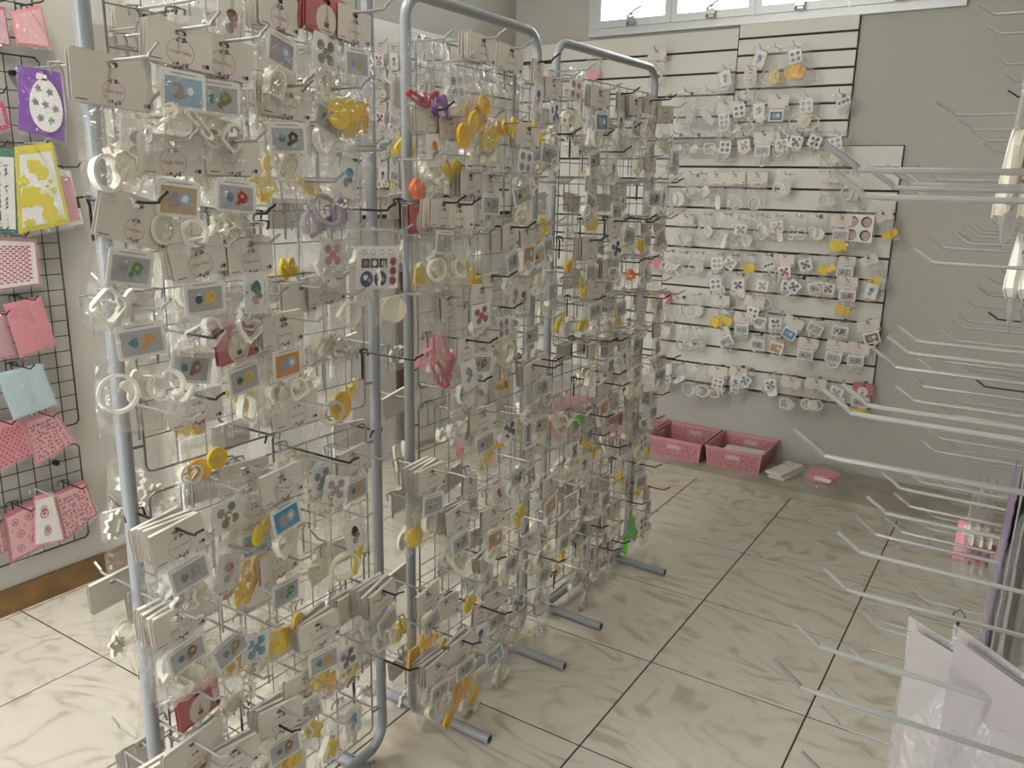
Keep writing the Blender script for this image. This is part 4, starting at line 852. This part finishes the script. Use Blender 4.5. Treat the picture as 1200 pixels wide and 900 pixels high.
# ================================================================== BASKETS AND THINGS ON THE LEDGE
def basket(x0, x1, y0, y1, h, label, paper=False):
    t = thing('storage_basket', label, 'basket', ((x0+x1)/2, (y0+y1)/2, .04), group='pink plastic baskets on the ledge')
    hx, hy = (x1-x0)/2, (y1-y0)/2; th = .003; tp = .93; b = MB(); z0, z1 = .001, h
    A = [(-hx*tp, -hy*tp), (hx*tp, -hy*tp), (hx*tp, hy*tp), (-hx*tp, hy*tp)]; B = [(-hx, -hy), (hx, -hy), (hx, hy), (-hx, hy)]
    I = [(p[0]*(1-th/hx), p[1]*(1-th/hy)) for p in A]; J = [(p[0]*(1-th/hx), p[1]*(1-th/hy)) for p in B]
    v = [(*p, z0) for p in A]+[(*p, z1) for p in B]+[(*p, z1) for p in J]+[(*p, z0+.004) for p in I]
    f = [(3, 2, 1, 0), (12, 13, 14, 15)]+[(k*4+i, k*4+(i+1) % 4, (k+1)*4+(i+1) % 4, (k+1)*4+i) for k in range(3) for i in range(4)]
    b.add(v, f, M_basket); tub = obj('tub', b, t)
    rm = MB()
    for (xa, xb, ya, yb) in ((-hx-.004, hx+.004, -hy-.004, -hy+.004), (-hx-.004, hx+.004, hy-.004, hy+.004), (-hx-.004, -hx+.004, -hy+.004, hy-.004), (hx-.004, hx+.004, -hy+.004, hy-.004)): rm.box(xa, xb, ya, yb, z1-.006, z1+.003, M_basket)
    obj('rim', rm, t)
    rr = random.Random(5); hl = MB()
    def face(fn, w, gap):
        for i in range(int(w/.009)):
            for j in range(9):
                u = -w/2+.012+i*.009+rr.uniform(-.002, .002); z = .012+j*.0105+rr.uniform(-.002, .002)
                if u > w/2-.01 or z > h-.012: continue
                if abs(u) < .042 and abs(z-h*.62) < .016: continue
                s = rr.uniform(.0026, .0046); a = rr.random()*3
                hl.add([fn(u+s*math.cos(a+k*1.5708), z+s*math.sin(a+k*1.5708)) for k in range(4)], [(0, 1, 2, 3)], M_basketd)
    k = lambda z: tp+(1-tp)*z/h
    face(lambda u, z: (u, -hy*k(z)-.0006, z), 2*hx*.96, 0); face(lambda u, z: (u, hy*k(z)-.0042, z), 2*hx*.96, 0)
    face(lambda u, z: (hx*k(z)+.0006, u, z), 2*hy*.96, 0); face(lambda u, z: (-hx*k(z)+.0042, u, z), 2*hy*.96, 0)
    obj('lace_perforation', hl, tub, kind='stuff')
    for s in (-1, 1):
        g_ = MB(); y = s*hy*k(h*.62); yy = -y if False else y
        O = rrect(-.040, .040, h*.62-.013, h*.62+.013, .012)
        I2 = rrect(-.033, .033, h*.62-.007, h*.62+.007, .0068)
        n = len(O)
        for d in ((-.0015 if s < 0 else -.0055), ):
            vv = [(p[0], y+d, p[1]) for p in O]+[(p[0], y+d, p[1]) for p in I2]
            g_.add(vv, [(i, (i+1) % n, n+(i+1) % n, n+i) for i in range(n)], M_basket)
            g_.add([(p[0], y+d+.0004, p[1]) for p in I2], [tuple(range(n))], M_wall)
        obj('handle_slot', g_, tub)
    if paper:
        pk = thing('paper_sheets', 'white papers and flat packets lying in the right pink basket', 'paper', ((x0+x1)/2, (y0+y1)/2, .045))
        for i in range(6):
            p = MB(); p.box(-hx*.72, hx*.72, -hy*.8, hy*.75, 0, .004, M_cardw if i % 2 else M_card); obj('sheet', p, pk, (random.uniform(-.01, .01), random.uniform(-.01, .01), .004+i*.006), (0, 0, random.uniform(-.1, .1)))
basket(-.79, -.495, 2.235, 2.56, .105, 'empty pink lace basket, middle of the three on the ledge')
basket(-.475, -.185, 2.25, 2.565, .105, 'pink lace basket holding white papers, rightmost on the ledge', paper=True)
basket(-1.10, -.81, 2.30, 2.57, .105, 'pink lace basket partly hidden by the rear rack')
basket(-1.60, -1.18, 2.22, 2.56, .16, 'deep rose basket seen through the middle rack')
# stacked header packets and the pink moulds in a bag beside the baskets
pk = thing('packet_stack', 'flat stack of white card packets right of the pink baskets', 'packet', (-.085, 2.34, .04), (0, 0, -.25))
for i in range(7):
    b = MB(); b.box(-.045, .045, -.10, .10, 0, .0045, M_cardw if i % 2 else M_card); obj('card_packet', b, pk, (random.uniform(-.006, .006), random.uniform(-.006, .006), .001+i*.0055), (0, 0, random.uniform(-.09, .09)))
hd = MB(); hd.box(-.045, .045, .045, .10, 0, .0012, M_card)
for s_ in (-.006, .006, .0): hd.add([(s_-.004, .066, .0014), (s_+.004, .066, .0014), (s_+.004, .074, .0014), (s_-.004, .074, .0014)], [(0, 1, 2, 3)], M_ink)
obj('top_header', hd, pk, (0, 0, .041))
pm = thing('pink_mould_bag', 'clear bag with round pink moulds lying on the ledge', 'mould', (.085, 2.37, .04))
for i, (dx, dy) in enumerate(((0, 0), (.006, .004), (.012, .008))):
    b = MB(); n = 28; rings = [(.058, .0), (.064, .006), (.062, .012), (.052, .014), (.048, .010)]
    V = [(r*1.15*math.cos(2*PI*k/n), r*math.sin(2*PI*k/n), z) for r, z in rings for k in range(n)]
    b.add(V, [(a*n+k, a*n+(k+1) % n, (a+1)*n+(k+1) % n, (a+1)*n+k) for a in range(4) for k in range(n)]+[tuple(4*n+k for k in range(n)), tuple(range(n))[::-1]], MATS['plastic_pink'])
    obj('mould', b, pm, (dx, dy, .002+i*.0135))
b = MB(); V = []; nx = 10
rr = random.Random(4)
for sd in (0, 1):
    for j in range(nx+1):
        for i in range(nx+1):
            u, v = i/nx*2-1, j/nx*2-1; e = (1-u*u)*(1-v*v)
            V.append((u*.105+.01, v*.13, .0012+sd*(.002+.07*e**.5*(1 if e > 0 else 0))+sd*rr.uniform(0, .005)))
kk = (nx+1)**2
b.add(V, [(s_*kk+j*(nx+1)+i, s_*kk+j*(nx+1)+i+1, s_*kk+(j+1)*(nx+1)+i+1, s_*kk+(j+1)*(nx+1)+i) for s_ in (0, 1) for j in range(nx) for i in range(nx)], M_film)
obj('bag', b.mesh('bag', smooth=True), pm, (0, 0, .0))
lb = MB(); lb.box(-.04, .04, -.012, .012, 0, .001, M_cardw); obj('sticker', lb, pm, (.02, -.075, .03), (.5, 0, -.2))

# ================================================================== THE RIGHT RACK AND ITS HOOKS
GX = .945
t = thing('wire_rack', 'right-hand wire rack of long bare hooks at the right edge', 'display rack', (GX, 0, 0))
b = MB(); y0, y1, zb, zt, R = -1.25, 1.75, .05, 1.95, .055; P = []
for cy, cz, a0 in ((y1-R, zt-R, 0), (y0+R, zt-R, PI/2), (y0+R, zb+R, PI), (y1-R, zb+R, 1.5*PI)):
    for i in range(7): a = a0+PI/2*i/6; P.append((0, cy+R*math.cos(a), cz+R*math.sin(a)))
b.tube(P, .0125, M_tube, 10, closed=True); obj('frame', b.mesh('frame', smooth=True), t)
b = MB()
for i in range(51): y = y0+.03+(y1-y0-.06)*i/50; b.tube([(.002, y, .10), (.002, y, 1.9)], .0015, M_white, 5)
for i in range(31): z = .10+.06*i; b.tube([(-.001, y0+.03, z), (-.001, y1-.03, z)], .0015, M_white, 5)
obj('wire_grid', b, t, kind='stuff')
for y in (y0+.3, 0.2, y1-.3):
    f = MB(); f.tube([(-.02, y, .0145), (.24, y, .0145)], .0135, M_tube, 12); f.tube([(0, y, .0145), (0, y, .06)], .0125, M_tube, 10); obj('foot_bar', f, t)
TIPX = .655
tips = [(1098, 119, 'c'), (1123, 139, 'c'), (1140, 154, 'w'), (1152, 168, 'w'), (1181, 106, 'b'), (1146, 5, 'c'), (1154, 29, 'w'), (1166, 66, 'w'), (1179, 88, 'w'),
        (967, 170, 'c'), (976, 202, 'w'), (1016, 197, 'c'), (1038, 195, 'c'), (1052, 197, 'w'), (1075, 193, 'c'), (1063, 216, 'w'),
        (1070, 291, 'w'), (1085, 275, 'c'), (1116, 273, 'w'), (1123, 271, 'c'), (1129, 267, 'w'), (1134, 263, 'w'), (1140, 260, 'w'), (1163, 260, 'w'), (1174, 253, 'w'),
        (1166, 311, 'w'), (1157, 324, 'w'), (1145, 334, 'w'), (1147, 338, 'w'), (1131, 350, 'w'), (1122, 367, 'w'), (1158, 366, 'b'), (1114, 373, 'w'), (1103, 387, 'w'), (1052, 382, 'w'), (1040, 394, 'w'),
        (1024, 410, 'c'), (1092, 411, 'c'), (1131, 421, 'w'), (1128, 427, 'w'), (1076, 421, 'w'), (1062, 437, 'c'), (1050, 452, 'w'), (1143, 445, 'b'), (1110, 461, 'w'), (1136, 464, 'w'),
        (988, 450, 'w'), (965, 457, 'w'), (1103, 476, 'c'), (1126, 487, 'w'), (1087, 502, 'w'), (1119, 504, 'w'), (1114, 519, 'c'), (1080, 516, 'w'), (932, 502, 'c'), (1128, 533, 'w'),
        (1062, 550, 'w'), (1034, 555, 'w'), (1095, 557, 'w'), (1111, 566, 'w'), (1048, 578, 'c'), (1016, 582, 'w'), (1107, 581, 'w'), (1080, 594, 'w'), (1003, 605, 'c'), (1038, 607, 'c'), (1074, 608, 'w'),
        (981, 624, 'w'), (966, 665, 'w'), (930, 728, 'w'), (1061, 710, 'w'), (1012, 718, 'w'), (1016, 712, 'c'), (995, 758, 'w'), (907, 772, 'c'), (972, 807, 'w'), (961, 828, 'w'), (940, 880, 'c'), (1005, 870, 'w')]
for i, (x, y, c) in enumerate(tips):
    p = onX(x, y, TIPX)
    if p.y > 1.7: p = onY(x, y, 1.5+.02*(i % 9))
    z = round((p.z-.022)*1000)/1000; L = round(GX-p.x-.004, 3)
    random.seed(i); hook(Vector((GX-.004, p.y, z)), -PI/2, L, {'c': 'chrome', 'w': 'white', 'b': 'black'}[c], 'right', where=('right', round(z/.14), p.y), tilt=random.uniform(-.015, .015))
def rp(y, z, X, head, ins, fill, size, tilt=0, yaw=0, milky=False, label=None):
    random.seed(int(y*100+z*37))
    t = packet(Vector((X, y, z)), -PI/2, tilt, head, ins, fill, size, yaw=yaw, milky=milky, thin=True)
    t['label'] = label; t['group'] = 'packets on the right rack'; return t
for i, (y, z) in enumerate([(-.30, 1.60), (-.10, 1.60)]):
    for k in range(2): rp(y, z+.06, .785+.030*k, None, None, ('cream/bar', 'cream/bar', 'cream/bar'), 'X', milky=True, label='milky packet high at the right edge, %s and %s' % (('nearer pair', 'farther pair')[i], ('front one', 'rear one')[k]))
for k in range(3): rp(.02, 1.50, .805+.022*k, None, None, ('white/bar', 'cream/bar', 'white/bar'), 'X', milky=True, label='long white packet at the right edge under the top ones, %s of three' % ['leftmost', 'middle', 'rightmost'][k])
for k in range(3): rp(.35, .80, .79+.018*k, None, None, ('white/bar', 'cream/bar'), 'L', milky=True, label='pale packet behind the pink moulds on the right rack, %s of three' % ['first', 'second', 'third'][k])
# pink and crimson round moulds seen edge on
mo = thing('mould_packet', 'packet of round moulds in pink and crimson on the right rack', 'packet', (.80, .42, .72), (0, 0, -PI/2))
for k, c in enumerate(('magenta', 'pink')):
    obj('mould', stamp_mesh('egg', .055), mo, (0, .022-k*.034, -.09), (0, 0, 0), m=MATS['plastic_'+c]).scale = (1, 6, 1)
obj('bag', bag_mesh(.14, .22, 2, .035), mo, (0, 0, .02))
# large packets near the camera, lower right: sheets stacked on one hook
mat('sheet_paper', (.34, .315, .31), .5); mat('sheet_paper2', (.30, .275, .285), .5)
def sheets(y, z, X, w, h, n, cols, label, gap=.006, tilt=0, film_=None, yaw=0):
    t = thing('sheet_packet', label, 'packet', (X, y, z), (0, math.radians(tilt), -PI/2+yaw)); rr = random.Random(int(h*1000))
    for k in range(n):
        b = MB(); b.prism(rrect(-w/2, w/2, -h, 0, .006, 3), -.0008, .0008, mat('sheet_'+cols[k % len(cols)], (.5, .5, .5))); obj('sheet', b, t, (rr.uniform(-.006, .006), (k-n/2)*gap, rr.uniform(-.003, .003)+.008), (rr.uniform(-.02, .02), rr.uniform(-.03, .03), rr.uniform(-.02, .02)))
    obj('bag', bag_mesh(w*1.35, h+.05, 1, .022, film_ or M_film2), t, (0, 0, .015))
    return t
sheets(-.42, 1.06, .865, .20, .30, 4, ['dullpurple', 'paper', 'paper2', 'dullpurple'], 'packet of purple-edged sheets seen edge on at the right', .008)
q = onY(1128, 775, -.72); sheets(q.y, q.z, q.x, .115, .26, 2, ['paper', 'paper2'], 'large milky packet in the lower right corner, left of the others', .012, yaw=.95)
q = onY(1192, 800, -.78); sheets(q.y, q.z, q.x, .13, .26, 3, ['paper2', 'paper', 'paper'], 'large milky packet at the lower right edge, nearest the rack', .01, yaw=.8)
bt = thing('black_tag', 'small black tag with a white stripe low on the right rack', 'tag', (.80, .22, .522), (0, .15, -PI/2))
b = MB(); b.prism(rrect(-.02, .02, -.06, 0, .006), -.003, .003, M_bwire); obj('tag_body', b, bt)
b = MB(); b.prism(rrect(-.021, .021, -.03, -.024, .002), -.0036, .0036, M_cardw); obj('stripe', b, bt)
hook(Vector((GX-.004, .22, .555)), -PI/2, .24, 'white', 'right', where=('right', 4, .22))
b = MB(); b.tube([(0, 0, -.004), (.0, .012, .02), (0, .0, .036), (0, -.012, .02), (0, .002, -.006)], .0014, M_bwire, 5); obj('cord', b, bt)
name_all()
